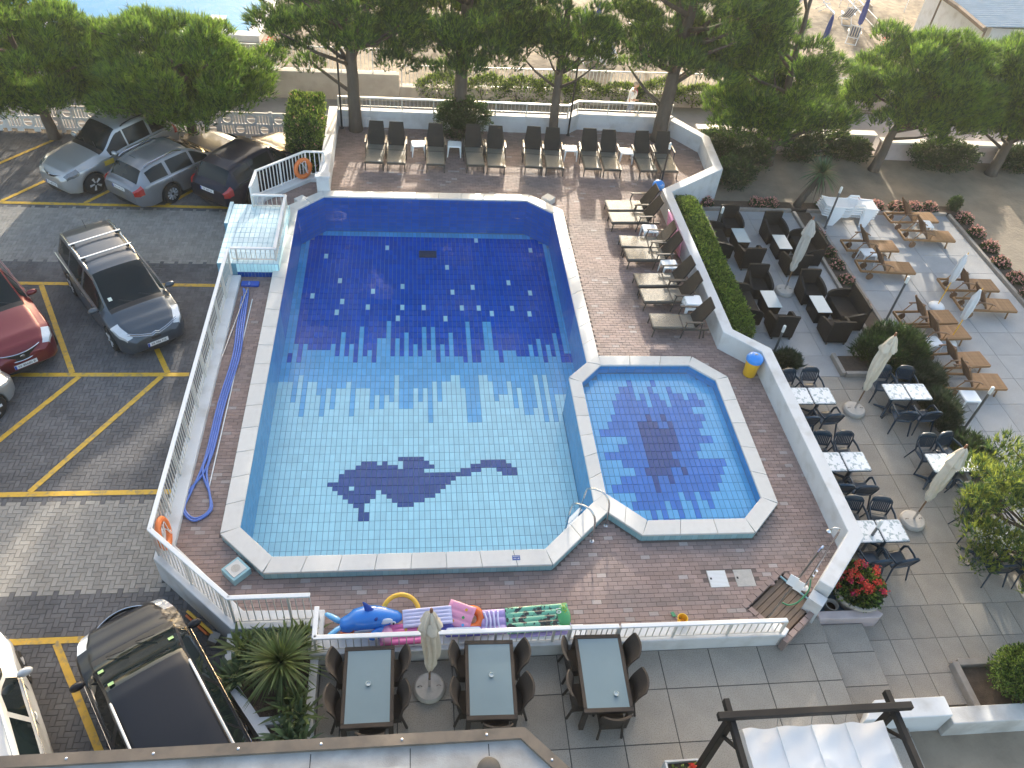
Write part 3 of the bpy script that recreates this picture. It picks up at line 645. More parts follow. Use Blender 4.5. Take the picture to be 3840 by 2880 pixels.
mat('frosted_glass_light', (.42,.48,.49), .2, .06, 1.5, spec=.6)
mat('canvas', (.60,.53,.43), .85, .08, 6, bump=.25, bscale=20)
mat('canvas_grey', (.46,.43,.40), .85, .08, 6, bump=.25, bscale=20)
mat('pole_wood', (.19,.11,.06), .55, .15, 6)
mat('finial', (.23,.10,.05), .4, .1, 6)
mat('lamp_white', (.72,.72,.70), .4, .03)
mat('lamp_post', (.14,.145,.15), .45, .1, 6, metal=.3)
mat('lamp_dark', (.03,.03,.032), .4, .1, 6)
mat('glass_clear', (.55,.60,.58), .1, .05, 5, spec=.8)
# ------------------------------------------------------------------ dark woven sun lounger (head towards +Y, origin under the foot end)
def make_lounger():
    t = thing('sun_lounger', 'x', 'sun lounger'); w = .28
    s = MB(); s.bbox(-w, w, 0, 1.18, .30, .355, .012); s.build('seat', 'mesh_seat', t)
    fr = MB()
    for sx in (-1, 1): fr.bbox(sx*(w+.015)-.02, sx*(w+.015)+.02, -.01, 1.55, .27, .33, .006)
    fr.bbox(-w, w, -.02, .015, .27, .34, .006).bbox(-w, w, .80, .84, .345, .362, .004); fr.build('frame', 'lounger_frame', t)
    b = MB(); y0, z0, y1, z1 = 1.16, .35, 1.55, 1.02
    n = Vector((0, z1-z0, -(y1-y0))).normalized()*.022
    for k in range(1):
        v = []
        for (yy, zz, ww) in ((y0,z0,w),((y0+y1)/2,(z0+z1)/2-.015,w),(y1,z1,w-.045)):
            for sg in (-1, 1): v += [(-ww, yy+n.y*sg, zz+n.z*sg), (ww, yy+n.y*sg, zz+n.z*sg)]
        f = []
        for q in (0, 4): f += [(q,q+1,q+5,q+4),(q+3,q+2,q+6,q+7),(q+2,q,q+4,q+6),(q+1,q+3,q+7,q+5)]
        f += [(1,0,2,3),(8,9,11,10)]; b.add(v, f)
    b.build('backrest', 'mesh_back', t, bevel=.008)
    for x in (-w-.01, w+.01):
        for y, lean in ((.05,-.03),(1.42,.04)):
            MB().tube([(x,y,.30),(x*1.02,y+lean,.0)], .02, 6).build('leg', 'lounger_frame', t)
    for sx in (-1, 1):
        x = sx*(w+.06); a = MB(); a.bbox(x-.03, x+.03, .83, 1.36, .56, .59, .008); a.build('armrest', 'lounger_frame', t)
        for pp in ([(x,.88,.57),(x,.80,.01)],[(x,1.30,.57),(x,1.34,.01)],[(x,.83,.30),(x,1.33,.30)]): MB().tube(pp, .018, 6).build('arm_post', 'lounger_frame', t)
    return t
first = make_lounger(); used = [0]
def place(proto, used, loc, rz, label, group):
    if not used[0]:
        used[0] = 1; kids_ = kids(proto); KIDS[proto.name] = [(k, kids(k)) for k in kids_]
        proto.location = loc; proto.rotation_euler = (0,0,rz); proto['label'] = label; proto['group'] = group; return proto
    return dup(proto, loc, rz, label, group)
g = 'dark woven sun loungers around the pool'
for k, x in enumerate((-1.26,-.54,.78,2.13,2.82,4.12,4.84,6.18,6.86,8.14,8.90)):
    place(first, used, (x, 24.43+random.uniform(-.02,.03), 0), R(random.uniform(-4,3)+(0 if k < 7 else -1)), 'dark woven sun lounger along the back wall, %s from the narrow white wall' % ORD[k], g)
for k, (x, y) in enumerate(((6.25,22.12),(6.23,21.42),(6.32,20.12),(6.35,19.43),(6.41,18.17),(6.43,17.45),(6.46,16.35))):
    place(first, used, (x, y, 0), -PI/2+R(random.uniform(-3,3)), 'woven sun lounger with its head at the hedge wall, %s from the lamp post' % ORD[k], g)
# ------------------------------------------------------------------ white plastic side table
def make_table():
    t = thing('side_table', 'x', 'side table')
    MB().bbox(-.24,.24,-.22,.22,.385,.42,.03).build('table_top', 'white_plastic', t, bevel=.006)
    for sx in (-1,1):
        for sy in (-1,1): MB().tube([(sx*.20,sy*.185,.39),(sx*.23,sy*.21,0)], [.035,.018], 6, squash=(1,.6)).build('leg', 'white_plastic', t)
    return t
tb0 = make_table(); ut_ = [0]; g = 'white plastic side tables'
for x, y, lb in ((.21,25.65,'white plastic side table between the second and third back-wall loungers'),(1.46,25.7,'white plastic side table beside the lounger under the oleander-shaded pine'),
  (5.55,25.68,'white plastic side table by the seventh back-wall lounger'),(7.56,25.62,'white plastic side table by the ninth back-wall lounger'),
  (7.36,20.72,'white plastic side table between the second and third hedge-wall loungers'),(7.55,18.86,'white plastic side table between the fourth and fifth hedge-wall loungers'),(7.75,16.97,'upper of two stacked white plastic side tables by the last hedge-wall lounger')):
    z = .16 if lb.startswith('upper') else 0
    place(tb0, ut_, (x,y,z), R(random.uniform(-6,6)), lb, g)
place(tb0, ut_, (7.77,16.95,0), 0, 'lower of two stacked white plastic side tables by the last hedge-wall lounger', g)
for x, y, lb in ((17.66,22.3,'white plastic side table between the two wooden loungers by the pink flowers corner'),(14.8,20.53,'white plastic side table between two wooden loungers near the leaning trunk'),(14.88,16.14,'white plastic side table between the wooden loungers behind the rosemary bush'),(14.86,13.92,'white plastic side table standing alone by the lamp near the young pine')):
    place(tb0, ut_, (x,y,ZR), R(random.uniform(-8,8)), lb, g)
# ------------------------------------------------------------------ wooden loungers (foot towards +X, origin at centre)
def make_teak():
    t = thing('wooden_lounger', 'x', 'sun lounger'); L0, L1, W = -.92, .92, .29
    f = MB()
    for s in (-1,1): f.bbox(L0, L1, s*W-.018, s*W+.018, .27, .345, .006)
    f.bbox(L1-.04, L1, -W, W, .27, .345, .006).bbox(L0, L0+.04, -W, W, .27, .345, .006); f.build('frame', 'teak', t)
    sl = MB().bbox(-.018,.018,-W+.02,W-.02,0,.016,.003).mesh('slat', 'teak')
    for k in range(23):
        x = -.06+.0415*k
        if abs(x-.40) < .03: continue
        link('slat', sl, t, (x,0,.332))
    MB().bbox(.36,.44,-W+.02,W-.02,.33,.35,.004).build('cross_rail', 'teak', t)
    # backrest rising from hinge towards the head
    a = R(58); bx, bz = -.10, .35; ca, sa = math.cos(a), math.sin(a); bl = .74
    br = MB()
    for s in (-1,1): br.tube([(bx, s*(W-.05), bz),(bx-ca*bl, s*(W-.05), bz+sa*bl)], .026, 6, squash=(1.3,.8))
    br.build('back_frame', 'teak_dark', t)
    bs = MB().bbox(-.018,.018,-W+.05,W-.05,-.008,.008,.003).mesh('back_slat', 'teak_dark')
    for k in range(16):
        q = .04+.045*k; link('back_slat', bs, t, (bx-ca*q, 0, bz+sa*q), (0, a, 0))
    for s in (-1,1):
        MB().tube([(-.50,s*(W+.03),.62),(-.30,s*(W+.035),.625),(-.05,s*(W+.03),.585),(.08,s*(W+.02),.52)], .024, 6, squash=(.7,1.4)).build('armrest', 'teak_dark', t)
        MB().tube([(-.02,s*(W+.02),.58),(-.04,s*(W+.02),.30)], .02, 6).build('arm_post', 'teak', t); MB().tube([(-.42,s*(W-.0),.62),(-.60,s*W,.33)], .016, 6).build('arm_brace', 'teak', t)
        MB().tube([(.66,s*(W-.03),.29),(.70,s*(W-.03),0)], .026, 6, squash=(1.2,.8)).build('leg', 'teak', t)
        w = MB(); 
        v = w.lathe([(0,-.014),(.115,-.014),(.12,0),(.115,.014),(0,.014)], 16); o = w.build('wheel', 'teak_dark', t); o.rotation_euler = (PI/2,0,0); o.location = (-.55, s*(W+.005), .12)
    MB().tube([(-.55,-W-.03,.12),(-.55,W+.03,.12)], .012, 6).box(-.57,-.53,-W+.02,-W+.06,.1,.28).box(-.57,-.53,W-.06,W-.02,.1,.28).build('axle', 'teak_dark', t)
    return t
tk0 = make_teak(); uk = [0]; g = 'wooden loungers on the lower terrace'
TL = ['at the flower bed behind the first white side table','in front of the table by the pink flowers corner','nearest the stack of white plastic loungers','below the white table near the leaning trunk','first beside the blue closed beach parasol','second beside the blue closed beach parasol','first behind the rosemary bush lamp post','second behind the rosemary bush, by the yellow parasol pole','below the white table behind the rosemary bush','beside the lone white table by the young pine']
for (x,y), lb in zip(((17.40,22.82),(17.44,21.70),(15.08,21.03),(15.10,19.85),(17.52,18.95),(17.55,17.96),(15.26,17.32),(15.32,16.62),(15.27,15.43),(15.28,14.58)), TL):
    place(tk0, uk, (x,y,ZR), R(random.uniform(-3.5,3.5)), 'slatted wooden lounger %s' % lb, g)
# ------------------------------------------------------------------ wicker armchairs, sofas, tables (facing +Y... back at -Y side)
def wick_back(mb, x0, x1, y0, h, th=.07):
    def fn(u, v):
        x = x0+(x1-x0)*u; z = .08+(h-.08)*v; return (x, y0-.05*v*v-.0, z+.012*math.cos((u-.5)*PI)*v)
    for off in (0, th):
        pass
    v = []; nu, nv = 8, 5
    for off in (0, th):
        for j in range(nv+1):
            for i in range(nu+1):
                p = fn(i/nu, j/nv); v.append((p[0], p[1]+off, p[2]))
    n1 = (nu+1)*(nv+1); f = []
    for j in range(nv):
        for i in range(nu):
            a = j*(nu+1)+i; f += [(a,a+1,a+nu+2,a+nu+1),(n1+a+nu+1,n1+a+nu+2,n1+a+1,n1+a)]
    for j in range(nv):
        for i in (0, nu):
            a = j*(nu+1)+i; q = (a, a+nu+1, n1+a+nu+1, n1+a); f.append(q if i == 0 else q[::-1])
    for i in range(nu):
        a = nv*(nu+1)+i; f += [(a, a+1, n1+a+1, n1+a)]; f += [(n1+i, n1+i+1, i+1, i)]
    mb.add(v, f)
def wick_arm(mb, x, w, y0, y1, s):
    n = 8; v = []
    for k in range(n+1):
        q = k/n; y = y0+(y1-y0)*q; h = .66-.12*q*q - (.05 if k == n else 0); flare = .05*math.sin(q*PI*.6)*s
        for (dx, z) in ((0,.04),(w,.04),(w,h),(0,h)): v.append((x+dx*s+flare*(z>.1), y, z))
    f = []
    for k in range(n):
        a = 4*k
        for i in range(4): j = (i+1)%4; f.append((a+i,a+j,a+4+j,a+4+i) if s < 0 else (a+j,a+i,a+4+i,a+4+j))
    f += [(0,1,2,3) if s < 0 else (3,2,1,0), (4*n+3,4*n+2,4*n+1,4*n) if s < 0 else (4*n,4*n+1,4*n+2,4*n+3)]; mb.add(v, f)
def make_wicker(name, W):
    t = thing(name, 'x', 'armchair' if W < 1 else 'sofa')
    mb = MB(); wick_back(mb, -W/2, W/2, -.33, .86); mb.build('backrest', 'wicker', t, smooth=40)
    for s in (-1,1):
        mb = MB(); wick_arm(mb, s*W/2, -.07, -.30, .36, s); mb.build('armrest', 'wicker', t, smooth=40)
    MB().bbox(-W/2+.06, W/2-.06, -.27, .34, .05, .40, .02).build('seat', 'wicker', t)
    for sx in (-1,1):
        for y in (-.32,.32): MB().box(sx*(W/2-.05)-.02, sx*(W/2-.05)+.02, y-.02, y+.02, 0, .06).build('foot', 'lounger_frame', t)
    return t
ac0 = make_wicker('wicker_armchair', .64); ua = [0]; so0 = make_wicker('wicker_sofa', 1.24); us = [0]
def make_wtable():
    t = thing('wicker_table', 'x', 'table'); b = MB(); n = 4; v = []
    for z, s in ((0,.9),(.46,1.0)): v += [(-.20*s,-.37*s,z),(.20*s,-.37*s,z),(.20*s,.37*s,z),(-.20*s,.37*s,z)]
    b.add(v, [(3,2,1,0),(4,5,6,7),(0,1,5,4),(1,2,6,5),(2,3,7,6),(3,0,4,7)]); b.build('base', 'wicker', t)
    MB().bbox(-.22,.22,-.40,.40,.462,.475,.006).build('glass_top', 'frosted_glass_light', t); return t
wt0 = make_wtable(); uw = [0]; ga, gs, gt = 'wicker armchairs on the lower terrace', 'wicker sofas on the lower terrace', 'wicker tables on the lower terrace'
for (tx,ty,side,nm) in ((10.64,21.26,-1,'far hedge-side'),(11.94,20.93,1,'far planting-strip-side'),(10.56,17.94,-1,'near hedge-side'),(12.03,17.72,1,'near planting-strip-side')):
    place(wt0, uw, (tx,ty,ZR), 0, 'low dark wicker table with pale glass top, centre of the %s seating group' % nm, gt)
    place(ac0, ua, (tx-.10 if side < 0 else tx+.03, ty+.85, ZR), PI+R(random.uniform(-4,4)), 'dark wicker armchair at the sand end of the %s seating group' % nm, ga)
    place(ac0, ua, (tx+.02 if side < 0 else tx+.12, ty-.95, ZR), R(random.uniform(-4,4)), 'dark wicker armchair at the hotel end of the %s seating group' % nm, ga)
    place(so0, us, (tx+side*.82, ty-.08, ZR), -PI/2 if side < 0 else PI/2, 'dark wicker two-seat sofa of the %s seating group' % nm, gs)
# ------------------------------------------------------------------ dark green resin chairs and marble-look tables
def make_gchair():
    t = thing('resin_chair', 'x', 'chair')
    MB().grid(lambda u,v: (-.22+.44*u, -.20+.42*v, .43-.015*math.sin(u*PI)-.02*(1-v)), 6, 6).build('seat', 'green_plastic', t, smooth=True, solid=.018)
    for sx in (-1,1):
        MB().tube([(sx*.21,.20,.43),(sx*.27,.26,0)], [.03,.02], 6, squash=(1,.6)).build('leg', 'green_plastic', t)
        MB().tube([(sx*.20,-.20,.43),(sx*.26,-.30,0)], [.03,.02], 6, squash=(1,.6)).build('leg', 'green_plastic', t)
        MB().tube([(sx*.235,.23,.22),(sx*.27,.21,.55),(sx*.28,.14,.645),(sx*.275,-.05,.66),(sx*.24,-.24,.66)], .024, 6, squash=(.6,1.3)).build('armrest', 'green_plastic', t)
    # backrest: outer frame and slats
    fr = MB(); path = [(-.20,-.20,.44),(-.235,-.25,.66),(-.22,-.29,.80),(-.14,-.315,.875),(0,-.32,.895),(.14,-.315,.875),(.22,-.29,.80),(.235,-.25,.66),(.20,-.20,.44)]
    fr.tube(path, .022, 6, squash=(.7,1.3)); fr.build('back_frame', 'green_plastic', t, smooth=50)
    MB().grid(lambda u,v: (-.215+.43*u, -.285-.032*v+.03*(1-math.cos((u-.5)*2.2)), .745+.135*v*math.cos((u-.5)*1.7)), 8, 3).build('back_top', 'green_plastic', t, smooth=True, solid=.014)
    MB().grid(lambda u,v: (-.205+.41*u, -.215-.012*v, .49+.045*v), 6, 1).build('back_base', 'green_plastic', t, smooth=True, solid=.014)
    sl = MB().box(-.0155,.0155,-.006,.006,0,.245).mesh('back_slat', 'green_plastic')
    for k in range(9):
        x = -.172+.043*k; link('back_slat', sl, t, (x,-.225+.01*abs(x)*4,.52), (R(14),0,0))
    return t
gc0 = make_gchair(); ug = [0]
def make_gtable():
    t = thing('marble_table', 'x', 'table')
    MB().bbox(-.300,.300,-.300,.300,.70,.728,.03).build('rim', 'green_edge', t)
    MB().bbox(-.288,.288,-.288,.288,.728,.736,.028).build('marble_top', 'marble', t)
    MB().lathe([(.07,.04),(.05,.10),(.045,.60),(.10,.70)], 10).build('pedestal', 'green_plastic', t, smooth=40)
    for k in range(4):
        a = PI/4+k*PI/2; MB().tube([(0,0,.10),(.16*math.cos(a),.16*math.sin(a),.06),(.33*math.cos(a),.33*math.sin(a),.02)], [.045,.035,.025], 6).build('foot', 'green_plastic', t)
    return t
gt0 = make_gtable(); ugt = [0]; g1, g2 = 'dark green resin chairs', 'square marble-look cafe tables'
PAIRS = [(10.11,13.65,'first wall-side pair'),(10.12,11.46,'second wall-side pair'),(10.15,9.48,'flower-pot pair'),(12.82,13.78,'rosemary-side pair'),(12.86,11.37,'second outer pair'),(12.96,9.22,'young-pine pair')]
for (bx, by, nm) in PAIRS:
    for s, sd in ((-1,'deck'),(1,'garden')):
        place(gt0, ugt, (bx+s*.304, by, ZR), 0, 'square white marbled table with dark rim, %s side of the %s' % (sd, nm), g2)
        if nm.startswith('second outer') and s < 0: pass
        for q, e in ((1,'sea'),(-1,'hotel')):
            if nm.startswith('second outer') and q < 0 and s < 0: continue
            place(gc0, ug, (bx+s*.30+random.uniform(-.04,.04), by+q*(.52+random.uniform(-.03,.06)), ZR), (PI if q > 0 else 0)+R(random.uniform(-14,14)), 'dark green resin chair, %s edge, %s side, at the %s of tables' % (e, sd, nm), g1)
# ------------------------------------------------------------------ rattan dining sets on the near terrace
def make_rtable():
    t = thing('rattan_table', 'x', 'table'); W, L = .44, .73
    f = MB(); f.bbox(-W,W,-L,-L+.085,.66,.74,.01).bbox(-W,W,L-.085,L,.66,.74,.01).bbox(-W,-W+.065,-L+.086,L-.086,.66,.74,.008).bbox(W-.065,W,-L+.086,L-.086,.66,.74,.008); f.build('frame', 'rattan', t)
    MB().box(-W+.06,W-.06,-L+.08,L-.08,.70,.732).build('glass_top', 'frosted_glass', t)
    for sx in (-1,1):
        for sy in (-1,1): MB().box(sx*(W-.045)-.04,sx*(W-.045)+.04,sy*(L-.05)-.04,sy*(L-.05)+.04,0,.66).build('leg', 'rattan', t)
    return t
def make_rchair():
    t = thing('rattan_chair', 'x', 'chair')
    MB().bbox(-.22,.22,-.20,.24,.36,.45,.02).build('seat', 'rattan', t)
    mb = MB(); nu, nv, th = 8, 8, .035; v = []
    def fn(u, q, off):
        cu = (u-.5)*2; hw = .235+.01*q; return (hw*cu, -.23-.14*q*q+.07*cu*cu+off, .38+.58*q+.02*(1-cu*cu)*q)
    for off in (0, th):
        for j in range(nv+1):
            for i in range(nu+1): v.append(fn(i/nu, j/nv, off))
    n1 = (nu+1)*(nv+1); f = []
    for j in range(nv):
        for i in range(nu):
            a = j*(nu+1)+i; f += [(a,a+1,a+nu+2,a+nu+1),(n1+a+nu+1,n1+a+nu+2,n1+a+1,n1+a)]
        for i in (0, nu):
            a = j*(nu+1)+i; q = (a,a+nu+1,n1+a+nu+1,n1+a); f.append(q if i == 0 else q[::-1])
    for i in range(nu):
        a = nv*(nu+1)+i; f.append((a,a+1,n1+a+1,n1+a)); f.append((n1+i,n1+i+1,i+1,i))
    mb.add(v, f); bk = mb.build('backrest', 'rattan', t, smooth=50)
    MB().lathe([(.0,-.004),(.014,-.004),(.014,.004),(0,.004)],10).build('badge', 'steel', bk).matrix_local = Matrix.Translation((0,-.262,.70)) @ Matrix.Rotation(PI/2,4,'X')
    for sx in (-1,1):
        MB().tube([(sx*.19,.21,.40),(sx*.20,.23,0)], .024, 6).build('leg', 'rattan', t); MB().tube([(sx*.19,-.18,.40),(sx*.22,-.27,0)], .024, 6).build('leg', 'rattan', t)
    # woven skirt under the seat
    MB().box(-.2,.2,-.18,-.165,.18,.37).box(-.2,-.185,-.165,.2,.22,.37).box(.185,.2,-.165,.2,.22,.37).build('skirt', 'rattan', t)
    return t
rt0 = make_rtable(); ur = [0]; rc0 = make_rchair(); uc = [0]; g1, g2 = 'rattan chairs on the near terrace', 'glass-topped rattan tables on the near terrace'
def ashtray(x, y, z, lb):
    t = thing('glass_ashtray', lb, 'ashtray', (x,y,z)); MB().lathe([(.038,0),(.045,.03),(.042,.032),(.030,.010),(0,.008)],16).build('bowl', 'glass_clear', t, smooth=40)
for tx, ty, rz, nm, ax, ay in ((-.78,6.38,0,'beside the planter',0,.02),(1.34,6.40,R(-1.5),'beside the parasol',.02,.05),(3.37,6.42,R(-1),'near the steps',.16,-.42)):
    place(rt0, ur, (tx,ty,ZT), rz, 'rattan dining table with frosted glass top %s' % nm, g2)
    for s, sd in ((-1,'planter'),(1,'steps')):
        for q, e in ((.36,'railing'),(-.30,'hotel')):
            place(rc0, uc, (tx+s*.37, ty+q+.03, ZT), -s*-PI/2+R(random.uniform(-6,6)), 'high-backed rattan chair, %s side, %s end of table %s' % (sd, e, nm), g1)
    place(rc0, uc, (tx+.08, ty-.62, ZT), R(random.uniform(-6,6)), 'rattan chair at the hotel-side head of the table %s' % nm, g1)
    ashtray(tx+ax, ty+ay, ZT+.742, 'small round glass ashtray on the rattan table %s' % nm)
# ------------------------------------------------------------------ closed parasols
def parasol(x, y, z, label, H=2.75, cm='canvas', seed=1, tiebulge=True, lean=0.0):
    t = thing('closed_parasol', label, 'parasol', (x,y,z)); rnd = random.Random(seed)
    MB().lathe([(.28,0),(.29,.03),(.285,.08),(.25,.115),(.10,.125),(0,.125)],28).build('base', 'stone_base', t, smooth=40)
    for sx in (-.17,.17): MB().tube([(sx-.04,0,.115),(sx-.02,0,.15),(sx+.02,0,.15),(sx+.04,0,.115)], .007, 6).build('base_handle', 'dark_steel', t)
    MB().tube([(0,0,.11),(lean*.1,0,.42)], .028, 8).build('sleeve', 'steel', t)
    MB().tube([(0,0,.3),(lean,0,H-.02)], .02, 8).build('pole', 'pole_wood', t)
    cnv = MB(); prof = []; z0, z1 = .82, H-.05; n = 26
    for k in range(n+1):
        q = k/n; zz = z0+(z1-z0)*q
        r = .085+.065*math.sin(min(1,q*1.15)*PI*.8) if q < .8 else .13*(1-(q-.8)/.2)**.6+.03
        if q < .10: r = .06+.5*q
        if .70 < q < .78: r += .055
        if .12 < q < .2: r *= .82
        prof.append((r*.86, zz))
    ph = [rnd.uniform(0,6) for _ in range(4)]
    def fold(a, j): 
        q = j/n; return 1+.20*math.sin(7*a+ph[0]+q*3)+.13*math.sin(4*a+ph[1]-q*5)+.07*math.sin(11*a+ph[2]+q*4)
    cnv.lathe(prof, 40, fn=fold)
    cnv.v = [(vx+lean*(vz/H)+.02*math.sin(vz*3+ph[3]), vy+.015*math.cos(vz*2.4+ph[0]), vz) for vx,vy,vz in cnv.v]
    c = cnv.build('canopy', cm, t, smooth=60)
    # loose flaps near the top
    for k in range(4):
        a = k*PI/2+ph[1]; fl = MB()
        fl.grid(lambda u,v: ((.10+.05*v+.05*math.sin(u*PI)*v)*math.cos(a+(u-.5)*1.3)+lean*.85, (.10+.05*v+.05*math.sin(u*PI)*v)*math.sin(a+(u-.5)*1.3), H-.28-(.24*v*(1-.5*abs(u-.5)))), 6, 4); fl.build('flap', cm, c, smooth=True)
    MB().tube([(.08*math.cos(q),.08*math.sin(q),1.02) for q in [2*PI*i/14 for i in range(14)]], .012, 5, closed=True).build('tie_strap', cm, c)
    MB().lathe([(.02,H-.06),(.03,H-.04),(.028,H+.02),(.022,H+.05),(0,H+.06)],12,(lean,0,0)).build('finial', 'finial', t, smooth=True)
parasol(.28,6.6,ZT,'closed cream parasol on a round stone base between the rattan tables',2.78,'canvas',3)
parasol(11.62,13.78,ZR,'closed cream parasol standing between the first two marble table pairs',2.7,'canvas',4)
parasol(11.58,10.2,ZR,'closed cream parasol in front of the young pine and marble tables',2.68,'canvas',5)
parasol(11.44,18.88,ZR,'closed greyish parasol among the dark wicker armchairs',2.68,'canvas_grey',6)
# ------------------------------------------------------------------ lamps
def lamp(x, y, z, label, h=1.6, dark=False, cap=True):
    t = thing('lamp_post', label, 'lamp', (x,y,z))
    MB().lathe([(.07,0),(.07,.02),(.035,.03),(.032,h-.22),(.038,h-.21)],12).build('post', 'lamp_dark' if dark else 'lamp_post', t, smooth=40)
    if cap: MB().lathe([(.042,h-.215),(.045,h-.05),(.040,h),(.02,h+.015),(0,h+.017)],12).build('lamp_head', 'lamp_white', t, smooth=40)
    return t
lamp(14.18,22.49,ZR,'grey lamp post in front of the stacked white plastic loungers',1.62)
lamp(14.25,17.57,ZR,'grey lamp post between the planting strip and wooden loungers',1.62)
lamp(14.37,13.03,ZR,'grey lamp post beside the lone white side table',1.62)
lamp(9.93,9.37,ZR,'thick grey lamp post beside the last marble table and flower pot',1.25)
lamp(10.21,16.14,ZR,'short white-capped lamp post outside the parapet corner near the yellow bin',.95)
lamp(10.05,21.9,ZR,'white-capped lamp post between the hedge and the far wicker sofa',1.1)
lamp(8.47,23.85,0,'black lamp post with white cap on the deck beside the blue ball',1.68,True)
lamp(5.75,27.42,0,'slim black lamp post at the kink of the back wall',4.6,True)
lamp(-2.50,27.36,0,'slim black lamp post in the corner beside the oleander',4.6,True)
# ------------------------------------------------------------------ cars
def paint(name, col, flake=.35):
    m = mat(name, col, .35, .03, 4, metal=flake, spec=.35 if flake else .2, coat=.6 if flake else .3); return m
paint('paint_silver', (.42,.43,.44), .6); paint('paint_grey', (.24,.25,.27), .6); paint('paint_navy', (.008,.011,.022), .0); paint('paint_charcoal', (.065,.08,.10), .4)
paint('paint_red', (.16,.018,.024), .35); paint('paint_white', (.62,.63,.63), .2); paint('paint_black', (.010,.012,.018), .0)
mat('car_glass', (.008,.014,.016), .04, .05, 3, spec=.3)
mat('car_trim', (.014,.014,.015), .5, .1, 6)
mat('tyre', (.018,.018,.018), .8, .1, 10)
mat('rim_silver', (.55,.55,.56), .4, .05, 6, metal=.25)
mat('rim_dark', (.30,.30,.31), .4, .05, 6, metal=.3)
mat('chrome', (.75,.75,.76), .12, .02, 5, metal=1.0)
mat('lamp_clear', (.62,.64,.66), .08, .10, 14, spec=.9, coat=1.0, metal=.3)
mat('lamp_smoked', (.16,.17,.18), .08, .3, 18, spec=.9, coat=1.0, metal=.3)
mat('lamp_red', (.36,.02,.015), .12, .12, 14, spec=.8, coat=1.0)
mat('plate_white', (.75,.75,.75), .4, .03)
mat('plate_blue', (.02,.07,.40), .4, .03)
mat('sticker', (.70,.72,.62), .5, .05); mat('sticker_green', (.35,.55,.25), .5, .05); mat('sticker_yellow', (.62,.42,.06), .5, .1)
def interp(pts, x):
    if x <= pts[0][0]: return pts[0][1]
    for (a, b), (c, d) in zip(pts, pts[1:]):
        if x <= c:
            q = (x-a)/(c-a); q = q*q*(3-2*q)*.5+q*.5; return b+(d-b)*q
    return pts[-1][1]
wheel_cache = {}
def wheel_meshes(r, w, spokes, rm):
    key = (r, w, spokes, rm)
    if key in wheel_cache: return wheel_cache[key]
    ty = MB(); ri = r*.66
    ty.lathe([(ri,-w/2),(r*.93,-w/2),(r*.99,-w/2*.75),(r,0),(r*.99,w/2*.75),(r*.93,w/2),(ri,w/2)], 28)
    rim_ = MB(); rim_.lathe([(ri+.004,-w*.3),(ri+.004,w*.46),(ri-.02,w*.5),(ri-.03,w*.36),(ri-.035,w*.1)], 28); rim_.lathe([(.0,w*.12),(ri-.03,w*.12)], 20, mi=1)
    for k in range(spokes):
        a = 2*PI*k/spokes
        for da in (-.10,.10):
            c, s = math.cos(a+da), math.sin(a+da); rim_.tube([(c*.05,s*.05,w*.44),(c*(ri-.02),s*(ri-.02),w*.46)], .024, 5)
    rim_.lathe([(0,w*.46),(.05,w*.45),(.06,w*.30)][::-1], 14)
    wheel_cache[key] = (ty.mesh('wheel', 'tyre', 40), rim_.mesh('rim', [rm, 'car_trim'], 40)); return wheel_cache[key]
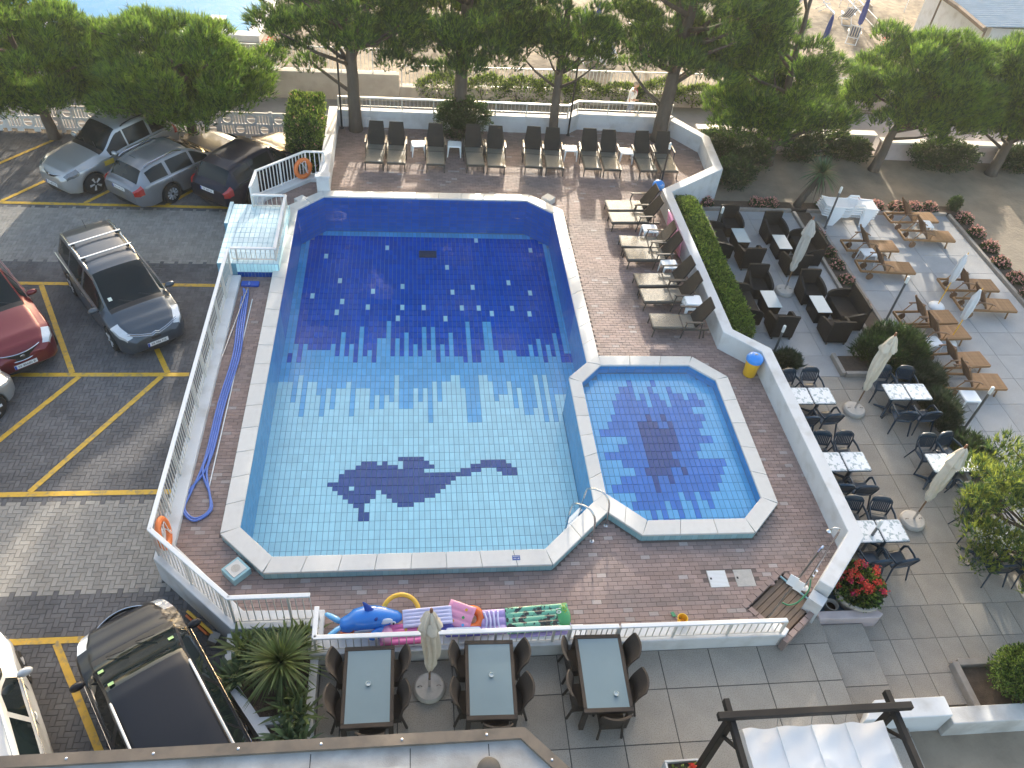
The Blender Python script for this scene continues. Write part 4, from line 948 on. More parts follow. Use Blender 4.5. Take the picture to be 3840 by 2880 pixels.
def car(label, cat, loc, heading, pm, L=4.5, W=1.82, H=1.65, hood=.98, cowl=.62, top=.10, rear=-1.85, tail=-2.05, belt=.96, wb=2.65, roofw=.60, wr=.33, spokes=5,
        rimm='rim_silver', rails=None, crossbars=False, plate=None, front_grille='bar', deck=None, seam=True, stickers=(), z=ZP, light_len=.5, lampm='lamp_clear', rear_win=True, group='cars in the parking court'):
    t = thing('car', label, cat, (loc[0], loc[1], z), heading, group); F, B = L/2, -L/2
    xf, xr = F-.86, F-.86-wb
    # outlines along the length
    zt = [(B,.86),(B+.03,.92),(tail, belt+.06 if not deck else deck),(rear, H-.10),(rear+.45,H-.015),((rear+top)/2,H),(top-.25,H-.01),(top,H-.045),(cowl,hood+.06),(cowl+.12,hood+.02),(F-.55,hood-.09),(F-.22,hood-.19),(F-.06,hood-.30),(F,hood-.38)]
    zb = [(B,.80),(B+.2,belt-.02),(rear,belt+.03),(0,belt-.02),(cowl,belt-.06),(F-.6,hood-.17),(F-.2,hood-.27),(F,hood-.42)]
    wv = [(B,.74),(B+.12,.88),(B+.5,.97),(-.4,1.0),(.6,.995),(F-.6,.965),(F-.30,.89),(F-.1,.74),(F,.56)]
    rw = [(B,.62),(tail,.66),(rear,roofw+.02),(0,roofw+.045),(top,roofw+.02),(cowl,.76),(F-.5,.72),(F-.2,.62),(F,.48)]
    zl = [(B,.42),(B+.1,.30),(B+.4,.22),(F-.4,.20),(F-.1,.24),(F,.34)]
    xs = sorted(set([round(B+L*k/84,3) for k in range(85)]+[round(c+wr*1.17*q,3) for c in (xf,xr) for q in (-1,-.9,-.7,-.4,0,.4,.7,.9,1)]+[round(q,3) for q in (cowl,cowl+.12,top,rear,tail)]))
    V = []; ns = 17; half = W/2
    for x in xs:
        w = interp(wv, x)*half; b = interp(zb, x); zz = max(interp(zt, x), b+.03); r_ = min(interp(rw, x)*half, w*.93); lo = interp(zl, x)
        for c in (xf, xr):
            d = abs(x-c); Rr = wr*1.17
            if d < Rr: lo = max(lo, .33+math.sqrt(max(0, Rr*Rr-d*d)))
        def lowz(f): return lo+(b-lo)*f
        crown = min(.07, (zz-b)*.45)
        sec = [(0, lo+.0), (w*.86, lo), (w*.965, lowz(.03)), (w*.99, lowz(.22)), (w, lowz(.45)), (w*.995, lowz(.68)), (w*.98, lowz(.88)), (w*.955, b)]
        for q in (.10,.5,.88): sec.append((w*.945+(r_-w*.945)*q, b+(zz-crown-b)*q))
        sec += [(r_, zz-crown), (r_*.965, zz-crown*.62), (r_*.86, zz-crown*.36), (r_*.6, zz-crown*.12), (r_*.3, zz-crown*.02), (0, zz)]
        V.append([(x, y, z_) for y, z_ in sec])
    assert len(V[0]) == ns
    parts = {}
    def cls(i, k, s):
        x = (xs[i]+xs[i+1])/2
        if cowl-.02 < x < cowl+.12 and k >= 12: return 'cowl'
        if k >= 12 and top < x < cowl: return 'windscreen'
        if rear_win and k >= 12 and (tail+.05) < x < rear-.02: return 'rear_window'
        if 8 <= k <= 9:
            sd = 'L' if s > 0 else 'R'
            if x < cowl-.16 and x > -.08+.0: return 'side_window_f'+sd
            if -1.02 < x < -.16: return 'side_window_m'+sd
            if rear+.05 < x < -1.10: return 'side_window_r'+sd
        if 6 <= k <= 10 and F-light_len < x < F-.10: return 'headlight'+('L' if s > 0 else 'R')
        if 5 <= k <= 8 and x < B+.26: return 'tail_light'+('L' if s > 0 else 'R')
        if k <= 2 and False: return 'sill'
        return 'body'
    for s in (1, -1):
        for i in range(len(xs)-1):
            for k in range(ns-1):
                a = [V[i][k], V[i+1][k], V[i+1][k+1], V[i][k+1]]
                if s > 0: a = a[::-1]
                a = [(p[0], p[1]*s, p[2]) for p in a]
                parts.setdefault(cls(i, k, s), MB()).add(a, [(0,1,2,3)] if s > 0 else [(0,1,2,3)])
    for end in (0, -1):
        sec = V[end]; loop = [(p[0], p[1], p[2]) for p in sec] + [(p[0], -p[1], p[2]) for p in sec[-2:0:-1]]
        parts['body'].add(loop if end == 0 else loop[::-1], [tuple(range(len(loop)))])
    mm = {'cowl':('cowl','car_trim'),'windscreen':('windscreen','car_glass'),'rear_window':('rear_window','car_glass'),'headlightL':('headlight',lampm),'headlightR':('headlight',lampm),'tail_lightL':('tail_light','lamp_red'),'tail_lightR':('tail_light','lamp_red')}
    body = None
    for key in sorted(parts, key=lambda q: q != 'body'):
        mb = parts[key]; nm, mn = mm.get(key, ('side_window','car_glass') if key.startswith('side') else ('body', pm))
        me = mb.mesh(nm, mn); bm = bmesh.new(); bm.from_mesh(me); bmesh.ops.remove_doubles(bm, verts=bm.verts, dist=.0008)
        bmesh.ops.recalc_face_normals(bm, faces=bm.faces) if nm == 'body' else None
        bm.to_mesh(me); bm.free(); me.polygons.foreach_set('use_smooth', [True]*len(me.polygons)); me.set_sharp_from_angle(angle=R(38))
        o = link(nm, me, t)
        if nm == 'body': body = o
    ty, rm_ = wheel_meshes(wr, .21, spokes, rimm)
    for x in (xf, xr):
        for s in (1, -1):
            o = link('wheel', ty, t, (x, s*(half*.985-.115), wr), (-s*PI/2,0,0)); link('rim', rm_, o)
    for s in (1, -1):   # mirrors
        mb = MB(); mb.ell((cowl-.22, s*(half+.06), belt+.06), (.075,.13,.075), 12, 8); mb.build('door_mirror', pm, t, smooth=True)
        MB().tube([(cowl-.2, s*(half-.06), belt+.0),(cowl-.22, s*(half+.0), belt+.03)], .025, 6).build('mirror_arm', 'car_trim', t)
        for x in (.02, -.98): MB().tube([(x-.07, s*(half*.985+.006), belt-.13),(x, s*(half*.985+.024), belt-.125),(x+.07, s*(half*.985+.006), belt-.13)], .012, 5).build('door_handle', pm, t)
        MB().tube([(cowl-.1, s*half*.968, belt-.055),(0, s*half*.968, belt-.008),(rear, s*half*.955, belt+.035)], .008, 4).build('window_trim', 'chrome', t)
    # front: grille, bumper intake, plate
    zg = hood-.36
    if front_grille == 'wide': 
        MB().grid(lambda u,v: (F+.018-.14*(2*u-1)**2, (u-.5)*.92, zg-.06+.16*v-.05*(1-(2*u-1)**2)*(1-v)), 10, 2).build('grille', 'car_trim', t)
        MB().tube([(F+.02-.14*q*q, q*.46, zg+.10) for q in [-1+.2*k for k in range(11)]], .014, 5).tube([(F+.02-.14*q*q, q*.46, zg-.07-.05*(1-q*q)) for q in [-1+.2*k for k in range(11)]], .014, 5).build('grille_frame', 'chrome', t)
        MB().ell((F+.024,0,zg+.02),(.008,.06,.03),14,8).build('emblem', 'chrome', t)
    elif front_grille == 'chevron':
        for zz in (zg+.03, zg+.09):
            pts = [(F+.01-.17*q*q, q*.62, zz+.10*abs(q)**1.5) for q in [-1,-.8,-.6,-.4,-.26]]+[(F+.02,-.09,zz),(F+.03,0,zz+.055),(F+.02,.09,zz)]+[(F+.01-.17*q*q, q*.62, zz+.10*abs(q)**1.5) for q in [.26,.4,.6,.8,1]]
            MB().tube(pts, .011, 5).build('chevron_strip', 'chrome', t)
        MB().grid(lambda u,v: (F+.014-.14*(2*u-1)**2, (u-.5)*.8, zg-.10+.06*v), 10, 1).build('grille', 'car_trim', t)
    else:
        MB().grid(lambda u,v: (F+.014-.14*(2*u-1)**2, (u-.5)*.86, zg-.01+.08*v), 10, 1).build('grille', 'car_trim', t)
        MB().tube([(F+.02-.14*q*q, q*.42, zg+.075) for q in [-1+.2*k for k in range(11)]], .009, 5).build('grille_strip', 'chrome', t)
        MB().ell((F+.026,0,zg+.035),(.008,.045,.045),14,8).build('emblem', 'chrome', t)
    MB().grid(lambda u,v: (F+.010-.20*(2*u-1)**2+.02*(1-v), (u-.5)*1.25, .25+.10*v), 10, 1).build('air_intake', 'car_trim', t)
    MB().grid(lambda u,v: (B-.012+.16*(2*u-1)**2, (u-.5)*1.35, .30+.10*(1-v)), 10, 1).build('rear_apron', 'car_trim', t)
    for x0, sg, zz in ((F+.022, 1, .45),(B-.014, -1, .78)):
        pl = MB().rbox((x0,0,zz), (.012,.52,.11)).build('number_plate', 'plate_white', t)
        MB().rbox((x0+sg*.002,-.235*sg if sg > 0 else .235,zz), (.012,.045,.108)).build('plate_band', 'plate_blue', pl)
        if plate: textmesh('plate_text', plate, .085, 'black_mark', pl, (x0+sg*.008,.02*sg,zz), (PI/2,0,PI/2*sg), .001)
    for sy in (-1, 1):  # wipers
        MB().tube([(cowl+.02, sy*.25+.2, hood+.075),(cowl-.10, sy*.25-.10, hood+.175)], .008, 4).build('wiper', 'car_trim', t)
    # hood shut line and door gaps
    for s in (1,-1):
        for x in (.62,-.12,-1.06):
            if x > cowl: continue
            MB().box(x-.004,x+.004,s*half*.985-.004,s*half*.985+.006,.36,belt-.05).build('door_gap', 'car_trim', t)
    if rails:
        for s in (1,-1):
            y = s*(roofw+.0)*half*1.02
            MB().tube([(top-.22,y,H-.075),(top-.34,y,H-.02),(-.6,y,H+.025),(rear+.25,y,H-.01),(rear+.12,y,H-.07)], .022, 6).build('roof_rail', rails, t, smooth=50)
    if crossbars:
        for x in (-.28,-1.02): MB().rbox((x,0,H+.06), (.055,1.34,.025)).build('roof_crossbar', 'steel', t, bevel=.008)
        for x in (-.28,-1.02):
            for s in (1,-1): MB().rbox((x,s*.56,H+.035),(.10,.07,.05)).build('bar_foot', 'car_trim', t)
    MB().tube([(rear+.3,0,H-.02),(rear+.12,0,H+.16)], .006, 4).build('antenna', 'car_trim', t)
    for (u, v, mt_) in stickers:
        x = top+(cowl-top)*u; zz = interp(zt, x); MB().rbox((x, v, zz+.004), (.10,.09,.004), (0, math.atan2(H-hood-.1, cowl-top), 0)).build('windscreen_sticker', mt_, t)
    return t
hd = R(-54.7)
def at_front(fx, fy, h, L): return (fx-math.cos(h)*L/2, fy-math.sin(h)*L/2)
car('dark grey people carrier with roof bars and double chevron chrome nose', 'car', at_front(-6.42,15.98,hd,4.55), hd, 'paint_charcoal', 4.55, 1.84, 1.66, hood=1.04, cowl=1.26, top=.32, rear=-1.95, tail=-2.16, belt=1.0, roofw=.66, rails='steel', crossbars=True, front_grille='chevron', plate='EB 086 NZ', stickers=((.75,-.52,'sticker'),), light_len=.62, wb=2.72)
car('dark red estate car with wide chrome grille cut by the picture edge', 'car', at_front(-9.30,15.15,hd+R(3),4.6), hd+R(3), 'paint_red', 4.6, 1.88, 1.70, hood=1.06, cowl=.78, top=.02, rear=-1.9, tail=-2.15, belt=1.02, roofw=.64, front_grille='wide', plate='W 86680 B', spokes=6)
h2 = R(53+180)
car('silver off-road car parked nose out under the pines', 'car', at_front(-11.15,23.42,h2,4.43), h2, 'paint_silver', 4.43, 1.81, 1.68, hood=1.08, cowl=.72, top=.06, rear=-1.75, tail=-2.02, belt=1.03, roofw=.63, rails='car_trim', plate='SL 482 KA', wr=.35, lampm='lamp_smoked')
h3 = R(53)
car('grey estate car parked nose in between the silver and black cars', 'car', (-8.93+math.cos(h3)*2.35, 22.72+math.sin(h3)*2.35), h3, 'paint_grey', 4.70, 1.80, 1.44, hood=.92, cowl=.66, top=-.08, rear=-1.85, tail=-2.18, belt=.90, roofw=.60, rails='steel', plate='GU 719 CX', spokes=10, rimm='rim_dark')
car('black estate car parked nose in behind the slatted railing', 'car', (-6.32+math.cos(R(57))*2.3, 22.72+math.sin(R(57))*2.3), R(57), 'paint_navy', 4.6, 1.82, 1.50, hood=.94, cowl=.70, top=-.02, rear=-1.82, tail=-2.12, belt=.93, roofw=.61, rails=None, plate='FZ 305 LB')
h4 = R(123)
car('shiny black van with pale roof rails parked under the hotel ledge', 'van', at_front(-5.38,8.12,h4,4.75), h4, 'paint_black', 4.75, 1.88, 1.74, hood=1.06, cowl=1.38, top=.46, rear=-2.0, tail=-2.22, belt=1.06, roofw=.66, rails='white_rail', stickers=((.7,.60,'sticker_green'),(.55,-.55,'sticker_green'),(.12,.52,'sticker_green')))
h5 = R(121)
car('white people carrier at the picture corner beside the black van', 'car', (-6.93,5.72), h5, 'paint_white', 4.5, 1.84, 1.66, hood=1.04, cowl=.98, top=.30, rear=-1.9, tail=-2.12, belt=1.03, roofw=.65, rails='white_rail')
h6 = R(61)
car('silver car parked below the dark red estate, mostly out of view', 'car', (-10.93,13.0), h6, 'paint_silver', 4.3, 1.78, 1.5, hood=.95, cowl=.70, top=.0, rear=-1.7, tail=-2.0, belt=.93, roofw=.61)
st = [o for o in COL.objects if o.get('label','').startswith('silver off-road')][0]
MB().rbox((.72,.913,.86),(.34,.006,.16)).build('door_sticker', 'sticker_yellow', st)
# ------------------------------------------------------------------ vegetation
mat('needle', (.068,.125,.040), .6, .2, 2, island=.45, trans=.4)
mat('needle_lit', (.155,.265,.038), .6, .2, 2, island=.4, trans=.40)  # brighter copy of the needle material, sunlit tips put into its colour
mat('bark', (.105,.085,.07), .9, .3, 5, bump=1.0, bscale=18, aniso=(1,1,.3))
mat('leaf', (.055,.10,.022), .5, .2, 2, island=.45, trans=.3)
mat('leaf_light', (.18,.26,.042), .5, .2, 2, island=.4, trans=.35)
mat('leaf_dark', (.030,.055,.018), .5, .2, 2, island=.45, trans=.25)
mat('leaf_grey', (.065,.085,.05), .6, .2, 2, island=.4, trans=.25)
mat('strap_leaf', (.12,.165,.05), .5, .2, 2, island=.4, trans=.3)
mat('strap_leaf_blue', (.085,.135,.06), .5, .2, 2, island=.4, trans=.25)
mat('petal_pink', (.60,.30,.25), .6, .15, 3, island=.3, trans=.2)
mat('petal_red', (.60,.06,.04), .6, .15, 3, island=.35, trans=.2)
mat('petal_cerise', (.50,.03,.09), .6, .15, 3, island=.3, trans=.2)
mat('twig', (.07,.055,.04), .9, .2, 6)
mat('terracotta_pale', (.42,.38,.33), .8, .12, 6, bump=.2)
def unit(a): return a/np.maximum(np.linalg.norm(a, axis=-1, keepdims=True), 1e-9)
def leaf_arrays(P, Dn, L, W, fold=.25):
    n = len(P); side = unit(np.cross(Dn, rng.normal(size=(n,3)))); nrm = np.cross(side, Dn)
    L = np.broadcast_to(L, n)[:,None]; W = np.broadcast_to(W, n)[:,None]
    V = np.stack([P, P+Dn*L*.45+side*W*.5+nrm*W*fold, P+Dn*L, P+Dn*L*.45-side*W*.5+nrm*W*fold], 1).reshape(-1,3)
    return V, np.arange(4*n).reshape(n,4)
def tuft_arrays(P, Dn, L, nb=6, spread=.55, W=.03):
    n = len(P); P2 = np.repeat(P, nb, 0); D2 = unit(np.repeat(Dn, nb, 0)+rng.normal(size=(n*nb,3))*spread*.6); L2 = np.repeat(np.broadcast_to(L, n), nb)*rng.uniform(.7,1.15,n*nb)
    side = unit(np.cross(D2, rng.normal(size=(n*nb,3)))); st = P2 + np.repeat(Dn,nb,0)*(rng.uniform(0,.6,n*nb)*L2)[:,None]
    V = np.stack([st-side*W*.5, st+side*W*.5, st+D2*L2[:,None]], 1).reshape(-1,3)
    return V, np.arange(3*n*nb).reshape(-1,3)
def needle_crown(name, clumps, per, L, nb, parent, split=.35, W=.03, mats=('needle','needle_lit')):
    P = []; Dn = []; top = []
    for (c, r, dirc) in clumps:
        n = int(per*(r/.6)**2); u = unit(rng.normal(size=(n,3))); u[:,2] = np.where(u[:,2] < -.35, -u[:,2]*.6, u[:,2]); rad = r*rng.uniform(.25,1,n)**.5
        p = np.array(c)+u*rad[:,None]*np.array([1,1,.62]); d = unit(u*.55+np.array([0,0,.95])+np.array(dirc)*.35+rng.normal(size=(n,3))*.22)
        P.append(p); Dn.append(d)
    P = np.concatenate(P); Dn = np.concatenate(Dn)
    V, F = tuft_arrays(P, Dn, rng.uniform(.75,1.2,len(P))*L, nb, W=W)
    mi = np.repeat((rng.random(len(P)) < split).astype(int), nb)
    return link(name, arr_mesh(name, V, F, list(mats), mi), parent)
def pine(label, base, crown_c, rad, nclump, per=150, trunk_r=.22, seed=1, L=.215, crown_low=None, limbs=22, split=.3, avoid=None):
    t = thing('pine_tree', label, 'tree', base, 0, 'pine trees'); rr = random.Random(seed); global rng; rng = np.random.default_rng(seed)
    c = Vector(crown_c)-Vector(base); rx, ry, rz = rad
    topz = c.z+rz*.7
    tp = [Vector((0,0,-.1)), Vector((c.x*.25+rr.uniform(-.05,.05), c.y*.25, topz*.3)), Vector((c.x*.6, c.y*.6, topz*.62)), Vector((c.x*.95, c.y*.95, topz))]
    P = []
    for k in range(17):
        q = k/16*3; i = min(2, int(q)); P.append(tp[i].lerp(tp[i+1], q-i)+Vector((rr.uniform(-.02,.02), rr.uniform(-.02,.02), 0)))
    tr = MB(); tr.tube(P, [trunk_r*(1.18 if k == 0 else 1-.72*k/16) for k in range(17)], 10); trunk = tr.build('trunk', 'bark', t, smooth=True)
    cl = []; lm = MB()
    for k in range(nclump):
        while True:
            u = Vector((rr.uniform(-1,1), rr.uniform(-1,1), rr.uniform(-1,1)))
            if .25 < u.length < 1 and not (avoid and avoid(base[0]+c.x+u.x*rx, base[2]+c.z+u.z*rz)): break
        if k < nclump*.75: u = u.normalized()*rr.uniform(.72,1.0)
        if u.z < -.55: u.z *= .6
        if rr.random() < .16: u *= rr.uniform(1.08,1.28)
        p = Vector((c.x+u.x*rx, c.y+u.y*ry, c.z+u.z*rz)); r = rr.uniform(.34,.74)*min(1, rx/2.4)
        cl.append((tuple(p), r, (u.x, u.y, 0)))
        if k % max(1, int(nclump/limbs)) == 0:
            zb = max(.9, min(topz*.95, p.z-.25*(p.xy-c.xy).length-.2)); q = min(1, zb/topz)*16; s0 = P[int(q)]
            mid = s0.lerp(p, .5)+Vector((0,0,-.12)); lm.tube([s0, mid, p], [trunk_r*.32, trunk_r*.22, trunk_r*.10], 6)
    lb = lm.build('limbs', 'bark', t, smooth=True)
    needle_crown('crown', cl, per, L, 7, t, split, .026)
    return t
gap = lambda x, z: (5.7 < x < 8.3 and z < 2.9) or (6.5 < x < 7.5 and z < 3.8) or (-.7 < x < -.1 and z < 3.0) or (3.3 < x < 3.8 and z < 2.9) or x < -4.7+max(0, 2.2-z)*.4
cone = lambda x, z: x > 13.2+(4.4-z)*.72 or x < 11.2
pine('tall dark pine beside the oleander at the deck corner', (-2.0,27.25,-.1), (-2.1,27.6,5.4), (3.0,2.6,4.5), 170, 165, .24, 11, avoid=gap, split=.4)
pine('tall dark pine rising from the round bush behind the loungers', (1.64,27.15,-.1), (1.9,27.6,5.6), (2.8,2.6,4.5), 170, 165, .27, 12, avoid=gap, split=.4)
pine('slim tall pine in front of the back rail near the black lamp', (5.12,27.2,-.1), (5.2,27.7,5.4), (2.3,2.5,4.5), 140, 165, .18, 13, avoid=gap, split=.4)
pine('thick trunked pine at the wall kink by the last loungers', (9.15,27.3,-.1), (9.6,27.7,5.0), (2.8,2.6,3.9), 150, 165, .30, 14, avoid=gap, split=.4)
pine('dense tall pine outside the deck wall above the shaded garden', (13.6,27.0,ZR), (13.3,27.3,2.9), (2.8,2.2,3.5), 140, 190, .22, 15, avoid=cone, split=.5)
pine('rounded leaning pine by the pink garden wall', (17.85,26.75,ZR), (18.6,27.1,2.5), (2.75,2.2,1.75), 120, 200, .20, 16, split=.6)
pine('leaning pine at the end of the pink garden wall', (22.8,26.7,ZR), (23.1,26.9,2.4), (2.7,2.2,1.95), 120, 200, .22, 17, split=.5)
pine('bushy pine over the grey estate and black cars', (-7.7,27.45,ZR), (-7.9,27.2,1.75), (2.85,2.1,1.8), 135, 200, .19, 18, split=.65)
pine('bushy pine over the silver off-road car', (-12.3,27.1,ZR), (-12.6,26.9,2.2), (2.7,2.1,2.0), 135, 200, .2, 19, split=.65)
pine('bushy pine beyond the silver off-road car by the white fence', (-16.8,27.0,ZR), (-16.8,27.1,2.4), (2.6,2.2,1.9), 70, 150, .2, 20, split=.6)
# ---- leafy shrubs
def shrub(name, label, cat, base, centre, rad, n, L, W, mats=('leaf',), probs=None, stems=6, up=.5, shell=.55, seed=1, box=False, core=None, group=None, noise=.18):
    global rng; rng = np.random.default_rng(seed); t = thing(name, label, cat, base, 0, group); c = np.array(centre)-np.array(base); rad = np.array(rad)
    if box:
        f = rng.integers(0, 10, n); u = rng.uniform(-1,1,(n,3)); ax = np.where(f < 5, 2, np.where(f < 8, 0, 1)); sg = np.where(ax == 2, 1, rng.choice([-1,1], n)); u[np.arange(n), ax] = sg
        nrm = np.zeros((n,3)); nrm[np.arange(n), ax] = sg
        bump = .5+.5*np.sin(u[:,1]*rad[1]*3.7+u[:,0]*4)*np.cos(u[:,1]*rad[1]*5.3+u[:,2]*3); sec = np.sort(np.abs(u), 1)[:,1]; p = c+u*rad*(1-.12*sec**6)[:,None] - nrm*(rng.uniform(0,noise,n)*(.2+1.3*bump)-.08*(rng.random(n) < .05))[:,None]
    else:
        nrm = unit(rng.normal(size=(n,3))); nrm[:,2] = np.abs(nrm[:,2])*np.where(rng.random(n) < .75, 1, -1)
        az = np.arctan2(nrm[:,1], nrm[:,0]); lump = 1+noise*np.sin(3*az+2*nrm[:,2]*3)*np.cos(4*nrm[:,2]*2+az*2+seed)
        p = c+nrm*rad*(rng.uniform(shell,1.0,n)**.6*lump)[:,None]
    d = unit(nrm*.7+np.array([0,0,up])+rng.normal(size=(n,3))*.55)
    V, F = leaf_arrays(p, d, rng.uniform(.7,1.25,n)*L, rng.uniform(.7,1.2,n)*W)
    mi = rng.choice(len(mats), n, p=probs); link('foliage', arr_mesh('foliage', V, F, list(mats), mi), t)
    st = MB(); rr = random.Random(seed)
    for k in range(stems):
        a = rr.uniform(0,2*PI); q = rr.uniform(.3,.8); e = (c[0]+rad[0]*q*math.cos(a), c[1]+rad[1]*q*math.sin(a), c[2]+rad[2]*rr.uniform(.1,.6))
        MB().tube([(rr.uniform(-.1,.1)+c[0]*.5, rr.uniform(-.1,.1)+c[1]*.5, 0), (e[0]*.5,e[1]*.5,e[2]*.55), e], [.03,.02,.01], 5).build('stem', 'twig', t)
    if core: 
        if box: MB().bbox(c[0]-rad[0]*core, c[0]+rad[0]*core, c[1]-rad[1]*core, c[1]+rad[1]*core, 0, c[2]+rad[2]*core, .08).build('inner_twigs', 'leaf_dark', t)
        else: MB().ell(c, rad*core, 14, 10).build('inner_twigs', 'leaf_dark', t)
    return t
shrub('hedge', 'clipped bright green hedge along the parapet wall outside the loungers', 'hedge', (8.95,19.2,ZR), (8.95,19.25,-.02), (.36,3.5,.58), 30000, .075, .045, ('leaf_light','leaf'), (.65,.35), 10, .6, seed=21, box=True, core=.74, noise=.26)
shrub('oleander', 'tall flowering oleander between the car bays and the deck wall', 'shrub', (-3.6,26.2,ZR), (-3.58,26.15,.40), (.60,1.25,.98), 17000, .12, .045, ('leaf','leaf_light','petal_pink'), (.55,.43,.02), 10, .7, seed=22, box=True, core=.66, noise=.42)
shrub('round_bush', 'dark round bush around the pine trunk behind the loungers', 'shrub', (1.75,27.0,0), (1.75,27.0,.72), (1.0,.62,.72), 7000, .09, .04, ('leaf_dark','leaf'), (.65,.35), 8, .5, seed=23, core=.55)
for (x,y,rx,ry,rz,lb,sd) in ((20.7,27.05,1.5,.6,.62,'wide dark bush at the foot of the pink garden wall',24),(17.3,27.4,.6,.4,.5,'small dark bush beside the leaning pine trunk',25),(16.5,27.6,.55,.4,.6,'small leafy bush against the pink wall by the dense pine',26),(15.0,27.3,.8,.6,.8,'dark bush in the shade of the dense pine',27),(11.6,25.4,.75,.9,.55,'leafy bush outside the angled parapet corner',28),(11.3,27.2,.9,.7,.6,'low dark bush behind the angled parapet',29),(24.3,27.1,1.3,.5,.55,'brownish bush by the last leaning pine',30),(12.6,26.6,.9,.8,.7,'dark bush between the parapet and the dense pine',31)):
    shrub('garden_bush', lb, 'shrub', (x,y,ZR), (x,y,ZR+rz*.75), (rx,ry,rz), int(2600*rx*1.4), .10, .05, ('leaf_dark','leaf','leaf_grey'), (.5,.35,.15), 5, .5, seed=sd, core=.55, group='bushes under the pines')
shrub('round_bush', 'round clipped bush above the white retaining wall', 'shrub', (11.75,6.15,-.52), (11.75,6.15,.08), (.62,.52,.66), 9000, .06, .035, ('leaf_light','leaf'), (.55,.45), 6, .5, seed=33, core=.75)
# creepers on the low sea wall
for k in range(12):
    x = 1.2+1.5*k; y = 31.15+.037*x-.1
    shrub('creeper_clump', 'yellow-green creeper on the low sea wall, %s from the tall wall end' % ORD[k], 'plant', (x,y,ZR), (x+random.uniform(-.3,.3),y,ZR+.55), (.95,.35,.5+random.uniform(-.1,.2)), 1900, .11, .06, ('leaf_light','leaf_grey','leaf'), (.5,.2,.3), 2, .5, seed=40+k, group='creepers on the sea wall')
# rosemary-like bushes (fine needles)
def fine_bush(label, base, rad, n, seed, mats=('leaf_dark','leaf'), L=.16, W=.022, up=.9):
    global rng; rng = np.random.default_rng(seed); t = thing('fine_bush', label, 'shrub', base); rad = np.array(rad)
    u = unit(rng.normal(size=(n,3))); u[:,2] = np.abs(u[:,2]); p = u*rad*(rng.uniform(.3,1,n)**.5*(1+.18*np.sin(u[:,0]*7+u[:,1]*5+seed)))[:,None]; p[:,2] += .03
    d = unit(u*.7+np.array([0,0,up])+rng.normal(size=(n,3))*.3); V, F = tuft_arrays(p, d, L*rng.uniform(.7,1.2,n), 5, W=W)
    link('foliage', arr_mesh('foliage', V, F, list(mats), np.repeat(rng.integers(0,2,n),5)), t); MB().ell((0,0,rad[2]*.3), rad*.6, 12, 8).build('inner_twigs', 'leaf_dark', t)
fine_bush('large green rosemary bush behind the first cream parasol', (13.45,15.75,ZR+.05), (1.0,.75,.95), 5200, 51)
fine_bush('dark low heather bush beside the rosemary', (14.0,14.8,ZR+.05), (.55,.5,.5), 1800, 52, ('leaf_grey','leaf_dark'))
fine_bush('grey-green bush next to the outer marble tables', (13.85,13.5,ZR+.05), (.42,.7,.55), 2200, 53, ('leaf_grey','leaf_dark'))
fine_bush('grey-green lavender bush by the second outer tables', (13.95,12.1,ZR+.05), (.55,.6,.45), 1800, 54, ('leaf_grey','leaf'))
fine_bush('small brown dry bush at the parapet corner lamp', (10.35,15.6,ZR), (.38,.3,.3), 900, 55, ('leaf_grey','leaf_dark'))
# young sparse pine at the right edge
mat('needle_tip', (.25,.30,.05), .6, .2, 2, island=.4, trans=.4)
def young_pine():
    global rng; rng = np.random.default_rng(61); rr = random.Random(61)
    t = thing('young_pine', 'young sparse pine with bright tips over the outer marble tables', 'tree', (13.5,8.6,ZR)); c = Vector((-.35,.55,1.45)); cl = []
    tr = [Vector((0,0,0)),Vector((-.08,.15,.6)),Vector((-.2,.35,1.2)),Vector((-.25,.5,1.9)),Vector((-.2,.6,2.5))]
    MB().tube(tr, [.08,.07,.055,.04,.02], 8).build('trunk', 'bark', t, smooth=True)
    for k in range(64):
        a = rr.uniform(0,2*PI); q = rr.uniform(.4,1)**.6; zz = rr.uniform(-1.0,1.2); rad = 1.3*(1-.12*abs(zz)); p = Vector((c.x+rad*q*math.cos(a), c.y+1.35*rad*q*math.sin(a), c.z+zz)); cl.append((tuple(p), rr.uniform(.26,.42), (math.cos(a)*.6, math.sin(a)*.6, 0)))
        s = tr[min(4, max(0, int((p.z+.1)/.62)))]; MB().tube([s, s.lerp(p,.55)+Vector((0,0,-.1)), p], [.022,.014,.007], 5).build('branch', 'twig', t)
    needle_crown('crown', cl, 230, .16, 6, t, .5, .022, ('needle','needle_tip'))
young_pine()
# spiky yucca and strap leaves in the planter
def blades(name, parent, centres, n, L, W, droop, mn, seed, spread=1.0, tilt=(.1,1.4)):
    rr = random.Random(seed); mb = MB()
    for k in range(n):
        cx, cy, cz = rr.choice(centres); a = rr.uniform(0,2*PI); el = rr.uniform(*tilt); l = L*rr.uniform(.7,1.2); w = W*rr.uniform(.7,1.2); dx, dy = math.cos(a), math.sin(a); pts = []
        for q in (0,.25,.5,.75,1):
            r = l*q*math.cos(el)*spread; z = l*q*math.sin(el)-droop*l*q*q*(1.2-math.sin(el)*.5); pts.append((cx+dx*r, cy+dy*r, max(.0, cz+z)))
        v = []
        for q, p in zip((.7,1,.9,.6,.05), pts): v += [(p[0]-dy*w*q/2, p[1]+dx*w*q/2, p[2]),(p[0]+dy*w*q/2, p[1]-dx*w*q/2, p[2])]
        mb.add(v, [(2*i,2*i+1,2*i+3,2*i+2) for i in range(4)])
    return mb.build(name, mn, parent)
